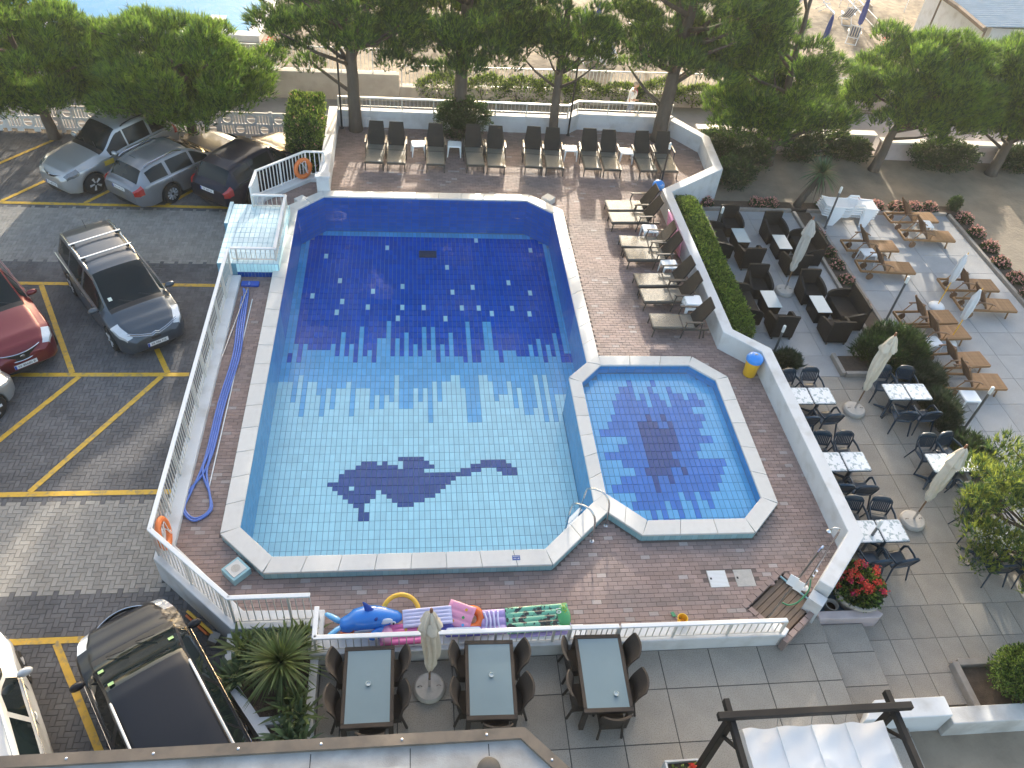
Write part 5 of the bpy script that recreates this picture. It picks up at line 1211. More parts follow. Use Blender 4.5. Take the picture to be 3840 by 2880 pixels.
t = thing('yucca', 'big spiky yucca with long narrow leaves in the white planter', 'plant', (-2.32,6.95,-.15)); blades('leaves', t, [(0,0,.45)], 260, .80, .035, .28, 'strap_leaf', 71, tilt=(-.15,1.45)); MB().tube([(0,0,0),(0,0,.5)], .07, 8).build('stem', 'bark', t)
for k, (x,y,n,lb) in enumerate(((-2.95,7.35,46,'leafy strap plant at the parking corner of the white planter'),(-2.5,7.45,46,'leafy strap plant under the railing corner in the white planter'),(-2.1,7.45,40,'leafy strap plant beside the low railing end in the white planter'),(-3.05,6.95,36,'strap plant drooping over the planter wall beside the black van'),(-2.0,6.3,30,'low strap plant at the terrace side of the white planter'),(-2.05,5.8,34,'strap plant in the small lower bed of the white planter'),(-2.75,7.15,40,'broad strap plant in the middle of the white planter'))):
    t = thing('strap_plant', lb, 'plant', (x,y,-.15), 0, 'strap-leaved plants in the planter'); blades('leaves', t, [(random.uniform(-.25,.25), random.uniform(-.18,.18), .05) for _ in range(6)], n*3, .62, .065, .42, 'strap_leaf_blue' if k % 2 else 'strap_leaf', 80+k, tilt=(.5,1.4))
# pink flower clumps along the beds
def clump(label, x, y, z, r, mn, seed, group, nl=650, nf=120):
    global rng; rng = np.random.default_rng(seed); t = thing('flower_clump', label, 'flowers', (x,y,z), 0, group); V1 = []
    u = unit(rng.normal(size=(nl,3))); u[:,2] = np.abs(u[:,2])*.8; p = u*r*rng.uniform(.4,1,nl)[:,None]; V, F = leaf_arrays(p, unit(u+rng.normal(size=(nl,3))*.4), .09, .05); link('foliage', arr_mesh('foliage', V, F, ['leaf_dark','leaf'], rng.integers(0,2,nl)), t)
    u = unit(rng.normal(size=(nf,3))); u[:,2] = np.abs(u[:,2])*.9+.2; p = u*r*np.array([1,1,.95])*rng.uniform(.85,1.1,nf)[:,None]; V, F = leaf_arrays(p, unit(rng.normal(size=(nf,3))+np.array([0,0,.5])), .07, .06); link('blossom', arr_mesh('blossom', V, F, mn), t)
for k in range(17): clump('pink flower clump facing the open sand, %s from the small conifer' % (ORD+['thirteenth','fourteenth','fifteenth','sixteenth','seventeenth'])[k], 19.66+random.uniform(-.06,.06), 23.1-.88*k, ZR+.05, .29, 'petal_pink', 100+k, 'pink flowers facing the sand')
for k, x in enumerate((10.2,12.1,12.6,14.6,15.9,16.6,17.4,18.1,18.7)): clump('pale pink flower clump at the sand end of the terrace, %s from the hedge' % ORD[k], x, 23.8, ZR+.05, .27, 'petal_pink', 130+k, 'pink flowers at the sand end')
for k, y in enumerate((21.9,20.9,20.2,19.4,18.2)): clump('faded pink flower clump in the strip, %s from the leaning palm' % ORD[k], 13.68, y, ZR+.05, .24, 'petal_pink', 150+k, 'faded flowers in the planting strip', 400, 60)
shrub('small_conifer', 'small round conifer at the corner of the pink flower beds', 'shrub', (19.62,23.85,ZR), (19.62,23.85,ZR+.25), (.24,.24,.34), 1500, .07, .02, ('leaf','leaf_dark'), (.5,.5), 2, .9, seed=34, core=.7)
# geranium pot and small pot
t = thing('flower_pot', 'large round pot overflowing with red geraniums beside the resin chairs', 'flower pot', (9.22,8.22,-.575))
MB().lathe([(.30,0),(.36,.1),(.44,.28),(.50,.42),(.53,.43),(.53,.50),(.48,.50),(.46,.40),(0,.38)],32).build('pot', 'terracotta_pale', t, smooth=35); MB().lathe([(0,.40),(.45,.40)],24).build('soil', 'soil', t)
rng = np.random.default_rng(90); n = 4200; u = unit(rng.normal(size=(n,3))); u[:,2] = np.abs(u[:,2]); p = u*np.array([.56,.54,.44])*rng.uniform(.4,1,n)[:,None]+np.array([.0,.06,.42]); V, F = leaf_arrays(p, unit(u+rng.normal(size=(n,3))*.5), .085, .075); link('foliage', arr_mesh('foliage', V, F, ['leaf','leaf_light','leaf_dark'], rng.integers(0,3,n)), t)
P = []; 
for k in range(34):
    a = rng.uniform(0,2*PI); q = rng.uniform(.2,1.08)**.7; z = .50+.42*math.sqrt(max(0,1-min(1,q)**2))+rng.uniform(-.02,.1); c = np.array([.54*q*math.cos(a), .06+.52*q*math.sin(a), z]); P.append(c+rng.normal(size=(26,3))*.030)
P = np.concatenate(P); V, F = leaf_arrays(P, unit(rng.normal(size=P.shape)+np.array([0,0,.4])), .042, .042); link('blossom', arr_mesh('blossom', V, F, ['petal_red','petal_cerise'], (np.arange(len(P))//26 % 5 == 0).astype(int)), t)
t = thing('small_pot', 'small empty cream plant pot beside the geranium pot', 'pot', (8.66,8.02,-.575)); MB().lathe([(.09,0),(.13,.2),(.14,.22),(.12,.22),(.10,.12),(0,.11)],18).build('pot', 'terracotta_pale', t, smooth=35); MB().lathe([(0,.13),(.105,.13)],16).build('soil', 'soil', t)
# window box by the canopy
t = thing('flower_box', 'white rectangular flower box with small red blooms under the canopy post', 'flower box', (4.55,4.35,ZT)); 
mb = MB(); mb.bbox(-.30,.30,-.62,-.58,0,.38,.01).bbox(-.30,.30,.58,.62,0,.38,.01).bbox(-.30,-.26,-.58,.58,0,.38,.01).bbox(.26,.30,-.58,.58,0,.38,.01).build('box', 'white_wall', t); MB().box(-.26,.26,-.58,.58,.05,.30).build('soil', 'soil', t)
rng = np.random.default_rng(92); n = 420; p = np.stack([rng.uniform(-.22,.22,n), rng.uniform(-.5,.5,n), rng.uniform(.3,.46,n)],1); V, F = leaf_arrays(p, unit(rng.normal(size=(n,3))+np.array([0,0,.8])), .07, .05); link('foliage', arr_mesh('foliage', V, F, ['leaf','leaf_light'], rng.integers(0,2,n)), t)
p = np.array([.12,.42,.5])+rng.normal(size=(40,3))*.03; V, F = leaf_arrays(p, unit(rng.normal(size=(40,3))), .05, .05); link('blossom', arr_mesh('blossom', V, F, 'petal_red'), t)
# little palm at the sand edge
t = thing('small_palm', 'small leaning palm with ragged fronds at the sand edge', 'palm', (13.62,23.85,ZR)); MB().tube([(0,0,0),(.12,-.05,.5),(.30,-.1,1.05),(.42,-.1,1.45)], [.15,.13,.12,.13], 9).build('trunk', 'bark', t, smooth=True)
blades('fronds', t, [(.42,-.1,1.42)], 150, .75, .05, .35, 'strap_leaf_blue', 95, tilt=(-.2,1.4)); blades('dead_fronds', t, [(.40,-.1,1.3)], 30, .5, .05, .8, 'twig', 96, tilt=(-.6,.3))
# ------------------------------------------------------------------ canopy (pergola) near the camera
mat('canopy_cloth', (.80,.81,.83), .75, .03, 3, bump=.15, bscale=6, trans=.25)
mat('pergola_wood', (.022,.020,.019), .6, .15, 6, spec=.2)
mat('hose_blue', (.10,.19,.55), .4, .08, 6)
mat('brush_blue', (.02,.08,.42), .5, .1, 6)
mat('orange', (.72,.19,.05), .5, .1, 6)
mat('yellow_plastic', (.80,.46,.03), .4, .05, 4)
mat('blue_plastic', (.05,.27,.75), .35, .05, 4)
mat('green_hose', (.05,.25,.12), .4, .1, 6)
def vinyl(name, c, tr=.25): mat(name, c, .18, .05, 4, spec=.6, coat=.5, trans=tr)
vinyl('vinyl_blue', (.035,.26,.80)); vinyl('vinyl_blue_dark', (.03,.10,.50)); vinyl('vinyl_sky', (.16,.52,.88)); vinyl('vinyl_white', (.72,.80,.90)); vinyl('vinyl_yellow', (.85,.55,.06)); vinyl('vinyl_pink', (.90,.20,.50)); vinyl('vinyl_pink_pale', (.92,.42,.62))
vinyl('vinyl_lilac', (.52,.40,.78)); vinyl('vinyl_lilac_pale', (.66,.66,.90)); vinyl('vinyl_orange', (.95,.22,.04)); vinyl('vinyl_indigo', (.14,.14,.55)); vinyl('vinyl_green_dot', (.10,.40,.12)); vinyl('vinyl_amber', (.85,.45,.06))
m = mat('vinyl_print', (.16,.46,.30), .2, .05, 4, spec=.6, coat=.5, col2=(.02,.025,.02), c2scale=8, c2lo=.52, c2hi=.57)
vinyl('vinyl_print_green', (.07,.36,.12), .1); vinyl('vinyl_lime', (.35,.55,.05), .1)
pg = thing('canopy', 'white cloth canopy on a dark wooden frame at the terrace edge', 'canopy', (4.8,4.78,ZT)); H = 2.35
for x in (0, 2.66):
    MB().box(x-.06,x+.06,-.06,.06,0,H).build('post', 'pergola_wood', pg, bevel=.008); MB().box(x-.06,x+.06,-3.36,-3.24,0,H).build('post', 'pergola_wood', pg, bevel=.008)
    MB().box(x-.045,x+.045,-3.6,.30,H+.002,H+.13).build('side_beam', 'pergola_wood', pg, bevel=.008)
    MB().tube([(x,-.05,H-.45),(x,-.42,H)], .035, 6).build('brace', 'pergola_wood', pg)
MB().box(-.24,2.90,-.055,.055,H+.132,H+.24).build('front_beam', 'pergola_wood', pg, bevel=.008)
def cloth(u, v):
    x = .17+2.30*u; y = -.12-3.1*v; seg = (u*4.15) % 1.0; sag = -.022*math.sin(seg*PI)*(.7+.3*math.sin(v*9))
    return (x, y+.012*math.sin(u*4.15*2*PI), H-.03+sag+.018*math.sin(seg*5+v*22+math.sin(u*9)*2)*math.sin(seg*PI)+.006*math.sin(v*50+u*20))
cl = MB().grid(cloth, 96, 120).build('cloth', 'canopy_cloth', pg, smooth=True)
MB().grid(lambda u,v: (2.475+.10*v, -.12-3.1*u, H-.03-.18*v+.02*math.sin(u*30)*v), 60, 6).build('side_flap', 'canopy_cloth', cl, smooth=True)
MB().grid(lambda u,v: (.165-.09*v, -.12-3.1*u, H-.03-.18*v+.02*math.sin(u*27)*v), 60, 6).build('side_flap', 'canopy_cloth', cl, smooth=True)
for k in range(1, 5):
    x = .17+2.30*k/4.15
    if k < 4: MB().tube([(x,-.12-3.1*q/8,H-.022) for q in range(9)], .013, 5).build('cloth_seam', 'canopy_cloth', cl); MB().tube([(x,-.12,H-.02),(x,0,H+.19)], .006, 4).build('hanger', 'dark_steel', cl)
# ------------------------------------------------------------------ hose, brush, poles beside the pool
def smooth_path(pts, n=8):
    P = [Vector(p) for p in pts]; o = []
    for i in range(len(P)-1):
        p0, p1, p2, p3 = P[max(i-1,0)], P[i], P[i+1], P[min(i+2,len(P)-1)]
        for k in range(n):
            t = k/n; o.append(.5*((2*p1)+(-p0+p2)*t+(2*p0-5*p1+4*p2-p3)*t*t+(-p0+3*p1-3*p2+p3)*t**3))
    return o+[P[-1]]
hp = []
base = [(-4.46,17.6),(-4.40,16.4),(-4.33,15.2),(-4.42,13.6),(-4.43,12.2),(-4.47,11.55)]
offs = [-.11,-.055,0,.055,.11]
pts = []
for k, o in enumerate(offs[:4]):
    run = [(x+o*(.9+.1*math.sin(i)), y, .03+.004*k) for i, (x,y) in enumerate(base)]
    if k % 2 == 0: pts += run+[(-4.66-.03*k,10.95,.03),(-4.70-.01*k,10.55-.02*k,.03),(-4.45,10.30-.03*k,.03),(-4.20+.02*k,10.50,.03),(-4.27,10.95,.03)]
    else: pts += run[::-1]+[(-4.52+o,17.95,.03),(-4.62,17.75,.06)][:1]
t = tag(MB().tube(smooth_path(pts, 6), .024, 8).build('pool_hose', 'hose_blue', smooth=True), 'looped blue pool cleaning hose lying along the left deck', 'hose')
tag(MB().tube([(-4.28,17.5,.02),(-4.30,14.2,.02),(-4.31,11.12,.02)], .015, 8).build('cleaning_pole', 'white_rail'), 'long white cleaning pole lying right beside the blue hose', 'pole')
tag(MB().tube([(-4.44,17.9,.10),(-4.70,15.16,.03)], .013, 8).build('cleaning_pole', 'steel'), 'thin grey cleaning pole slanting across the blue hose', 'pole')
t = thing('pool_brush', 'wide blue pool vacuum head in front of the tiled block', 'brush', (-4.42,18.15,0)); MB().bbox(-.24,.24,-.10,.10,.02,.07,.02).build('plate', 'brush_blue', t); MB().tube([(0,-.02,.07),(0,-.06,.14),(0,-.16,.12)], .025, 8).build('socket', 'hose_blue', t); MB().box(-.22,.22,-.09,-.07,0,.02).build('bristles', 'brush_blue', t)
# ------------------------------------------------------------------ pool ladder
t = thing('pool_ladder', 'chrome pool ladder with two curved handrails where both pools meet', 'ladder', (3.75,9.7,0))
for dx, dy in ((-.02,-.20),(.35,.19)):
    x, y = dx, dy; MB().tube(smooth_path([(x,y,0),(x-.02,y+.02,.55),(x-.07,y+.07,.82),(x-.20,y+.20,.92),(x-.40,y+.40,.78),(x-.46,y+.46,.5),(x-.47,y+.47,-.6)], 5), .021, 8).build('handrail', 'steel', t, smooth=True); MB().lathe([(.05,0),(.05,.01),(.025,.015)],12,(x,y,0)).build('foot_plate', 'steel', t)
for k in range(3): MB().rbox((-.30,.46,.0-.25*k),(.5,.09,.025),(0,0,PI/4)).build('tread', 'steel', t)
# ------------------------------------------------------------------ shower corner
t = thing('shower_tray', 'sunken wooden shower tray framed by bricks at the parapet end', 'shower tray', (7.42,7.87,0), R(37))
MB().box(-.63,.63,-.45,.45,-.42,-.11).build('tray_floor', 'soil', t)
for k in range(7): MB().bbox(-.55,.55,-.345+.115*k-.052,-.345+.115*k+.052,-.11,-.065,.006).build('plank', 'deck_wood', t)
br = block_mesh('edge_brick', .19, .115, .30, 'deck_brick', .004)
for s in (-1,1):
    for k in range(7): link('edge_brick', br, t, (-.6+.2*k, s*.49, .012), (0,0,0))
    for k in range(4): link('edge_brick', br, t, (s*.625, -.3+.2*k, .011), (0,0,PI/2))
MB().tube([(.52,-.40,-.02),(.52,.42,-.02)], .02, 8).build('pipe', 'tile_edge', t)
t = thing('outdoor_shower', 'tall chrome outdoor shower pole with round white foot by the parapet', 'shower', (7.98,8.22,0)); MB().lathe([(.09,0),(.09,.03),(.04,.05)],18).build('foot', 'white_plastic', t)
MB().tube([(0,0,.03),(0,0,1.98)], .02, 8).build('pole', 'steel', t); MB().tube(smooth_path([(0,0,1.98),(-.02,.01,2.06),(-.12,.03,2.06),(-.17,.04,1.98)],4), .014, 8).build('arm', 'steel', t, smooth=True); MB().lathe([(.015,.04),(.05,0),(.048,-.01),(0,-.01)],14,(-.17,.04,1.95)).build('shower_head', 'steel', t); MB().lathe([(.03,-.05),(.03,.05)],10,(.03,-.02,.62)).build('tap', 'chrome', t); MB().lathe([(.025,-.04),(.025,.04)],10,(.03,-.02,.45)).build('tap', 'chrome', t)
tag(MB().tube(smooth_path([(7.96,8.16,.42),(7.93,8.02,.22),(7.75,7.90,.02),(7.55,7.86,-.03),(7.42,7.92,-.03)],6), .016, 6).build('foot_hose', 'green_hose', smooth=True), 'short green hose hanging from the shower tap over the wooden tray', 'hose')
t = thing('leaning_pole', 'slanting metal shower arm with two small white plates over the tray', 'shower', (6.98,7.56,0)); a, b = Vector((0,0,0)), Vector((.50,.30,1.86)); MB().tube([a, b], .019, 8).build('pole', 'dark_steel', t); MB().tube([b, b+Vector((.03,.02,.10)), b+Vector((.07,.05,.12))], .024, 8).build('shower_head', 'chrome', t); MB().lathe([(0,-.02),(.02,0),(0,.02)],10,tuple(a.lerp(b,.22))).build('knob', 'chrome', t)
for q, dx in ((.60,-.10),(.52,.10)): MB().rbox(a.lerp(b,q)+Vector((dx,-.02,0)),(.17,.012,.26),(R(-10),0,R(-40))).build('white_plate', 'white_plastic', t)
# ------------------------------------------------------------------ lifebuoys, bin, ball
def buoy(label, loc, rot):
    t = thing('lifebuoy', label, 'lifebuoy', loc); t.rotation_euler = rot
    MB().tube([(.27*math.cos(2*PI*k/32), 0, .27*math.sin(2*PI*k/32)) for k in range(32)], .075, 10, closed=True, squash=(.75,1), up=(0,1,0)).build('ring', 'orange', t, smooth=True)
    r = random.Random(3)
    MB().tube(smooth_path([(-.1,-.08,.25),(0,-.09,.1),(.05,-.09,-.1),(.1,-.09,-.16),(.02,-.10,.05),(-.04,-.09,.2),(.08,-.09,.24),(.06,-.09,0),(.12,-.09,-.1)],6), .008, 5).build('rope', 'white_rail', t)
buoy('orange lifebuoy hanging on the slatted railing behind the black estate', (-3.48,23.66,.46), (R(-8),0,R(42)))
buoy('orange lifebuoy hanging in the railing corner near the hose loop', (-4.82,9.62,.50), (R(-10),0,R(96)))
t = thing('litter_bin', 'yellow litter bin with blue lid by the parapet and small pool', 'bin', (8.78,14.58,0)); MB().lathe([(.155,0),(.165,.02),(.19,.50),(.195,.52)],24).build('bucket', 'yellow_plastic', t, smooth=35); lid = MB().lathe([(.215,.50),(.22,.56),(.20,.62),(.13,.68),(.06,.70),(0,.70)],24).build('lid', 'blue_plastic', t, smooth=35); MB().ell((0,0,.705),(.05,.03,.018),10,6).build('lid_knob', 'stone_base', lid)
t = thing('blue_ball', 'blue beach ball lying at the foot of the black lamp post', 'ball', (8.33,23.66,0)); MB().ell((0,0,.20),(.21,.21,.20),20,14).build('skin', 'blue_plastic', t, smooth=True)
textmesh('print', 'm', .14, 'white_mark', t, (.06,-.15,.32), (R(45),0,R(15)), .002)
# ------------------------------------------------------------------ white fence of cast panels behind the parking
def hole_plate(mb, x0, z0, w, h, r, n=16, th=.05):
    cx, cz = x0+w/2, z0+h/2; O = []; I = []
    for k in range(n):
        a = 2*PI*k/n; c, s = math.cos(a), math.sin(a); q = min(w/2/max(abs(c),1e-6), h/2/max(abs(s),1e-6)); O.append((cx+c*q, cz+s*q)); I.append((cx+c*r, cz+s*r))
    v = [(x,-th/2,z) for x,z in O]+[(x,-th/2,z) for x,z in I]+[(x,th/2,z) for x,z in O]+[(x,th/2,z) for x,z in I]
    f = []
    for k in range(n):
        j = (k+1)%n; f += [(k,j,n+j,n+k),(2*n+j,2*n+k,3*n+k,3*n+j),(n+k,n+j,3*n+j,3*n+k)]
    mb.add(v, f)
pm_ = MB(); PWD = 1.66
pm_.box(0,PWD,-.03,.03,.10,.18).box(0,PWD,-.03,.03,.50,.57).box(0,PWD,-.035,.035,.90,.99)
for x in (.2,.75,1.3): pm_.box(x,x+.2,-.03,.03,0,.10)
for z0 in (.18,.57):
    x = .0
    for k in range(4):
        w = PWD/4
        if k % 2 == (0 if z0 < .3 else 1):
            for q in range(4): pm_.box(x+.03+q*.105, x+.075+q*.105, -.025,.025, z0, z0+(.32 if z0 < .3 else .33))
        else:
            hole_plate(pm_, x, z0, w, .325, .145); pm_.box(x+.05,x+w-.05,-.02,.02,z0+.15,z0+.18)
        x += w
pmesh = pm_.mesh('panel', 'white_fence'); postm = MB().bbox(-.06,.06,-.05,.05,0,1.03,.01).mesh('post', 'white_fence')
fz = thing('cast_fence', 'white cast fence of circles and slits behind the parked cars', 'fence', (-21,27.52,ZR))
for k in range(11): link('panel', pmesh, fz, (.06+k*1.78,0,0)); link('post', postm, fz, (k*1.78,0,0))
# ------------------------------------------------------------------ inflatables by the low railing
def loft(rings, name, mn, parent, n=16, sub=0):
    mb = MB(); v = []
    for (c, ry, rz) in rings:
        for k in range(n): a = 2*PI*k/n; v.append((c[0], c[1]+ry*math.cos(a), c[2]+rz*math.sin(a)))
    f = [(i*n+k, i*n+(k+1)%n, (i+1)*n+(k+1)%n, (i+1)*n+k) for i in range(len(rings)-1) for k in range(n)]+[tuple(range(n-1,-1,-1)), tuple((len(rings)-1)*n+k for k in range(n))]
    mb.add(v, f); return mb.build(name, mn, parent, smooth=True)
w = thing('inflatable_whale', 'blue inflatable whale lying behind the low railing', 'inflatable', (-.85,7.66,0), R(4)); w.rotation_euler = (R(-12),0,R(4))
rings = []
for k in range(15):
    q = k/14; x = -.50+1.14*q; r = .23*math.sin(min(1,.16+q*.95)*PI*.86)**.75 if q < .97 else .06
    rings.append(((x, 0, .27+.07*math.sin(q*PI)-(.06 if q < .2 else 0)), r*1.0, r*.92))
loft(rings, 'body', 'vinyl_blue', w)
fin = MB()
for a in (0,): 
    prof = [(.10,.46,.07),(.05,.58,.05),(.00,.70,.03),(-.05,.78,.01)]; v = []
    for i, (x, z, th) in enumerate(prof):
        wd = .17*(1-i/3.6); v += [(x-wd*.3,-th,z),(x+wd,0,z-.02),(x-wd*.3,th,z),(x-wd,0,z)]
    f = [(4*i+k, 4*i+(k+1)%4, 4*i+4+(k+1)%4, 4*i+4+k) for i in range(3) for k in range(4)]+[(12,13,14,15)]; fin.add(v, f)
fin.build('dorsal_fin', 'vinyl_blue_dark', w, smooth=True, sub=1)
for s, mn in ((1,'vinyl_sky'),(-1,'vinyl_sky')):
    fk = MB(); v = []
    for i, (x, y, th, wd) in enumerate(((-.46,0,.07,.10),(-.58,.12*s,.07,.14),(-.70,.22*s,.05,.14),(-.78,.30*s,.02,.06))):
        v += [(x-wd*.5,y-.0,.22-th),(x+wd*.5,y+.05*s,.22-th*.2),(x+wd*.5,y+.05*s,.22+th),(x-wd*.5,y,.22+th)]
    fk.add(v, [(4*i+k,4*i+(k+1)%4,4*i+4+(k+1)%4,4*i+4+k) for i in range(3) for k in range(4)]+[(3,2,1,0),(12,13,14,15)]); fk.build('tail_fluke', mn, w, smooth=True, sub=1)
for s in (-1,1): MB().ell((.18,s*.27,.20),(.20,.05,.10),14,8,(R(35*s),0,R(-30*s))).build('side_fin', 'vinyl_blue', w, smooth=True)
MB().ell((.34,-.185,.40),(.13,.02,.05),14,8,(R(-35),R(-18),R(-8))).build('white_patch', 'vinyl_white', w, smooth=True); MB().ell((-.06,-.205,.22),(.20,.02,.055),14,8,(R(20),0,0)).build('white_patch', 'vinyl_white', w, smooth=True)
e = MB().ell((.47,-.165,.315),(.05,.02,.045),12,8).build('eye', 'vinyl_white', w, smooth=True); MB().ell((.475,-.185,.315),(.02,.012,.028),10,8).build('pupil', 'black_mark', e, smooth=True); MB().ell((.16,-.17,.46),(.03,.02,.06),10,8,(0,R(25),0)).build('handle', 'vinyl_blue_dark', w, smooth=True)
def torus(name, label, c, rr, r, mn, rot=(0,0,0), cat='swim ring'):
    t = thing(name, label, cat, c); t.rotation_euler = rot; MB().tube([(rr*math.cos(2*PI*k/36), rr*math.sin(2*PI*k/36), 0) for k in range(36)], r, 10, closed=True).build('tube', mn, t, smooth=True); return t
torus('swim_ring', 'thin yellow swim ring behind the inflatable whale', (-.24,7.86,.22), .34, .045, 'vinyl_yellow', (R(28),0,0))
torus('swim_ring', 'orange swim ring between pink mattress and lilac float', (1.10,7.72,.16), .17, .085, 'vinyl_orange', (R(20),0,0))
def mattress(name, label, c, L, W, n, mats, rot, th=.10, pillow=None, dots=(), across=False):
    t = thing(name, label, 'air mattress', c); t.rotation_euler = rot
    def fn(u, v, s): 
        q = v*n % 1; b = math.sin(q*PI)**.5; e = min(1, u*9, (1-u)*9)**.5; return (-L/2+L*u, -W/2+W*v, s*(th/2*(.55+.45*b)*e))
    NU, NV = 24, n*6; v = [fn(i/NU, j/NV, s) for s in (1,-1) for j in range(NV+1) for i in range(NU+1)]; N1 = (NU+1)*(NV+1); f = []
    for j in range(NV):
        for i in range(NU):
            a = j*(NU+1)+i; f += [(a,a+1,a+NU+2,a+NU+1),(N1+a+NU+1,N1+a+NU+2,N1+a+1,N1+a)]
    for j in range(NV):
        for i in (0,NU): a = j*(NU+1)+i; q = (a,a+NU+1,N1+a+NU+1,N1+a); f.append(q if i == 0 else q[::-1])
    for i in range(NU):
        for j in (0,NV): a = j*(NU+1)+i; q = (a+1,a,N1+a,N1+a+1); f.append(q if j == 0 else q[::-1])
    b = MB().add(v, f).build('tubes', mats[0], t, smooth=True)
    if pillow: MB().ell((pillow*(L/2-.12),0,.05),(.13,W*.47,.075),16,10).build('pillow', mats[1], t, smooth=True)
    for (dx, dy, mn) in dots:
        d = MB().lathe([(.0,th/2+.006),(.028,th/2+.006),(.028,th/2-.02)][::-1],14,(dx,dy,0)).build('coloured_dot', mn, t)
    return t
mattress('air_mattress', 'lilac and white ribbed air mattress on top beside the parasol', (.26,7.72,.30), .92, .34, 5, ('vinyl_lilac_pale','vinyl_white'), (R(16),0,R(4)), .10)
mattress('air_mattress', 'indigo underside mattress beneath the white ribbed one', (.30,7.62,.17), .95, .34, 4, ('vinyl_indigo','vinyl_white'), (R(14),0,R(3)), .10)
mattress('air_mattress', 'pink spotted air mattress standing behind the parasol top', (.86,7.76,.24), .52, .46, 3, ('vinyl_pink_pale','vinyl_pink'), (R(24),0,R(-24)), .10, None, ((.1,.13,'vinyl_amber'),(.09,-.02,'vinyl_green_dot'),(.13,-.15,'vinyl_sky'),(-.08,-.14,'vinyl_amber')))
mattress('air_mattress', 'hot pink spotted air mattress pressed against the low railing', (-.16,7.46,.17), .92, .38, 4, ('vinyl_pink','vinyl_pink_pale'), (R(10),0,R(3)), .12, -1, ((.02,.06,'vinyl_amber'),(.1,-.05,'vinyl_green_dot'),(.25,.05,'vinyl_amber')))
t = thing('float_board', 'white and blue flat swim board along the low railing', 'float', (.92,7.46,.22)); MB().bbox(-.32,.32,-.09,.03,.05,.09,.03).build('top', 'vinyl_white', t); MB().bbox(-.34,.34,-.12,.06,-.02,.05,.03).build('bottom', 'vinyl_indigo', t)
t = mattress('shell_float', 'lilac shell-shaped float beside the green printed mattress', (1.50,7.64,.16), .52, .46, 3, ('vinyl_lilac','vinyl_lilac'), (R(12),0,R(2)), .12)
for k in range(4): MB().tube(smooth_path([(-.17+.09*k,-.17,.06),(-.13+.07*k,0,.085),(-.17+.09*k,.18,.06)],4), .022, 6).build('shell_rib', 'vinyl_lilac_pale', t, smooth=True)
t = mattress('printed_mattress', 'green printed air mattress with dark pattern by the railing', (2.35,7.65,.20), 1.22, .50, 5, ('vinyl_print','vinyl_print_green'), (R(12),0,R(2.5)), .11)
MB().ell((.50,0,.02),(.14,.24,.075),16,10).build('pillow', 'vinyl_print_green', t, smooth=True); textmesh('lettering', 'BEN', .13, 'vinyl_lime', t, (.52,.12,.10), (0,R(8),-PI/2), .004); textmesh('lettering', '10', .13, 'white_mark', t, (.40,.10,.09), (0,0,-PI/2), .004)
mattress('air_mattress', 'purple mattress underneath the green printed one', (2.37,7.62,.07), 1.26, .54, 4, ('vinyl_lilac','vinyl_lilac'), (R(5),0,R(2)), .09)
t = thing('kickboard', 'rounded white kickboard lying next to the printed mattress', 'float', (3.12,7.42,.08), 0); MB().prism([(-.16,-.14),(.10,-.14),(.16,-.06),(.16,.06),(.10,.13),(-.16,.13)], 0, .03).build('board', 'white_plastic', t, bevel=.01); MB().lathe([(.02,.031),(.02,.036),(0,.036)],10,(.03,0,0)).build('plug', 'stone_base', t)
t = thing('toy_bucket', 'small yellow toy bucket with green leaf spade on the deck', 'toy', (5.20,7.56,0)); MB().lathe([(.075,0),(.10,.16),(.105,.17),(.09,.17),(.07,.02),(0,.02)],14).build('bucket', 'yellow_plastic', t, smooth=35); MB().tube([(-.02,.02,.1),(-.10,.14,.02)], .008, 5).build('spade_handle', 'green_hose', t); MB().rbox((-.12,.17,.02),(.07,.10,.012),(0,0,R(20))).build('spade_blade', 'green_hose', t)
mattress('air_mattress', 'flat orange and blue mattress on the floor under the whale', (-.95,7.52,.03), .8, .28, 3, ('vinyl_orange','vinyl_orange'), (0,0,R(2)), .05)
# pale pink mattress leaning on the hedge wall
mattress('air_mattress', 'pale pink air mattress leaning between wall and loungers', (8.06,20.45,.42), 1.75, .62, 5, ('vinyl_pink_pale','vinyl_pink'), (0,R(0),0), .10).rotation_euler = Euler((R(82),0,R(90)))
# ------------------------------------------------------------------ stacked white resin loungers
def stack_mesh():
    mb = MB(); L = .95
    for s in (-1,1):
        y = s*.31; top = [(-L,.43),(-.65,.37),(-.05,.37),(.02,.39),(.08,.50),(.40,.50),(.48,.38),(L,.36)]
        loop = top+[(x,z-.05) for x,z in top[::-1]]; n = len(loop); v = [(x,y-.025,z) for x,z in loop]+[(x,y+.025,z) for x,z in loop]
        mb.add(v, [tuple(range(n)), tuple(range(2*n-1,n-1,-1))]+[((k+1)%n,k,n+k,n+(k+1)%n) for k in range(n)])
        for x0, x1, b0, b1 in ((-.72,-.22,-.62,-.44),(.46,.86,.50,.74)):
            v = [(b0,y+s*.05-.015,0),(b1,y+s*.05-.015,0),(x1,y-.015,.33),(x0,y-.015,.33)]; v += [(x,yy+.03,z) for x,yy,z in v]; mb.add(v, [(3,2,1,0),(4,5,6,7),(0,1,5,4),(1,2,6,5),(2,3,7,6),(3,0,4,7)])
    side = mb.mesh('side_frame', 'white_plastic'); sl = MB()
    for k in range(26):
        x = -.90+.072*k; sl.box(x-.026,x+.026,-.30,.30,.335+(.06*max(0,(-x-.6)/.35)),.355+(.06*max(0,(-x-.6)/.35)))
    return side, sl.mesh('slats', 'white_plastic')
sm, slm = stack_mesh()
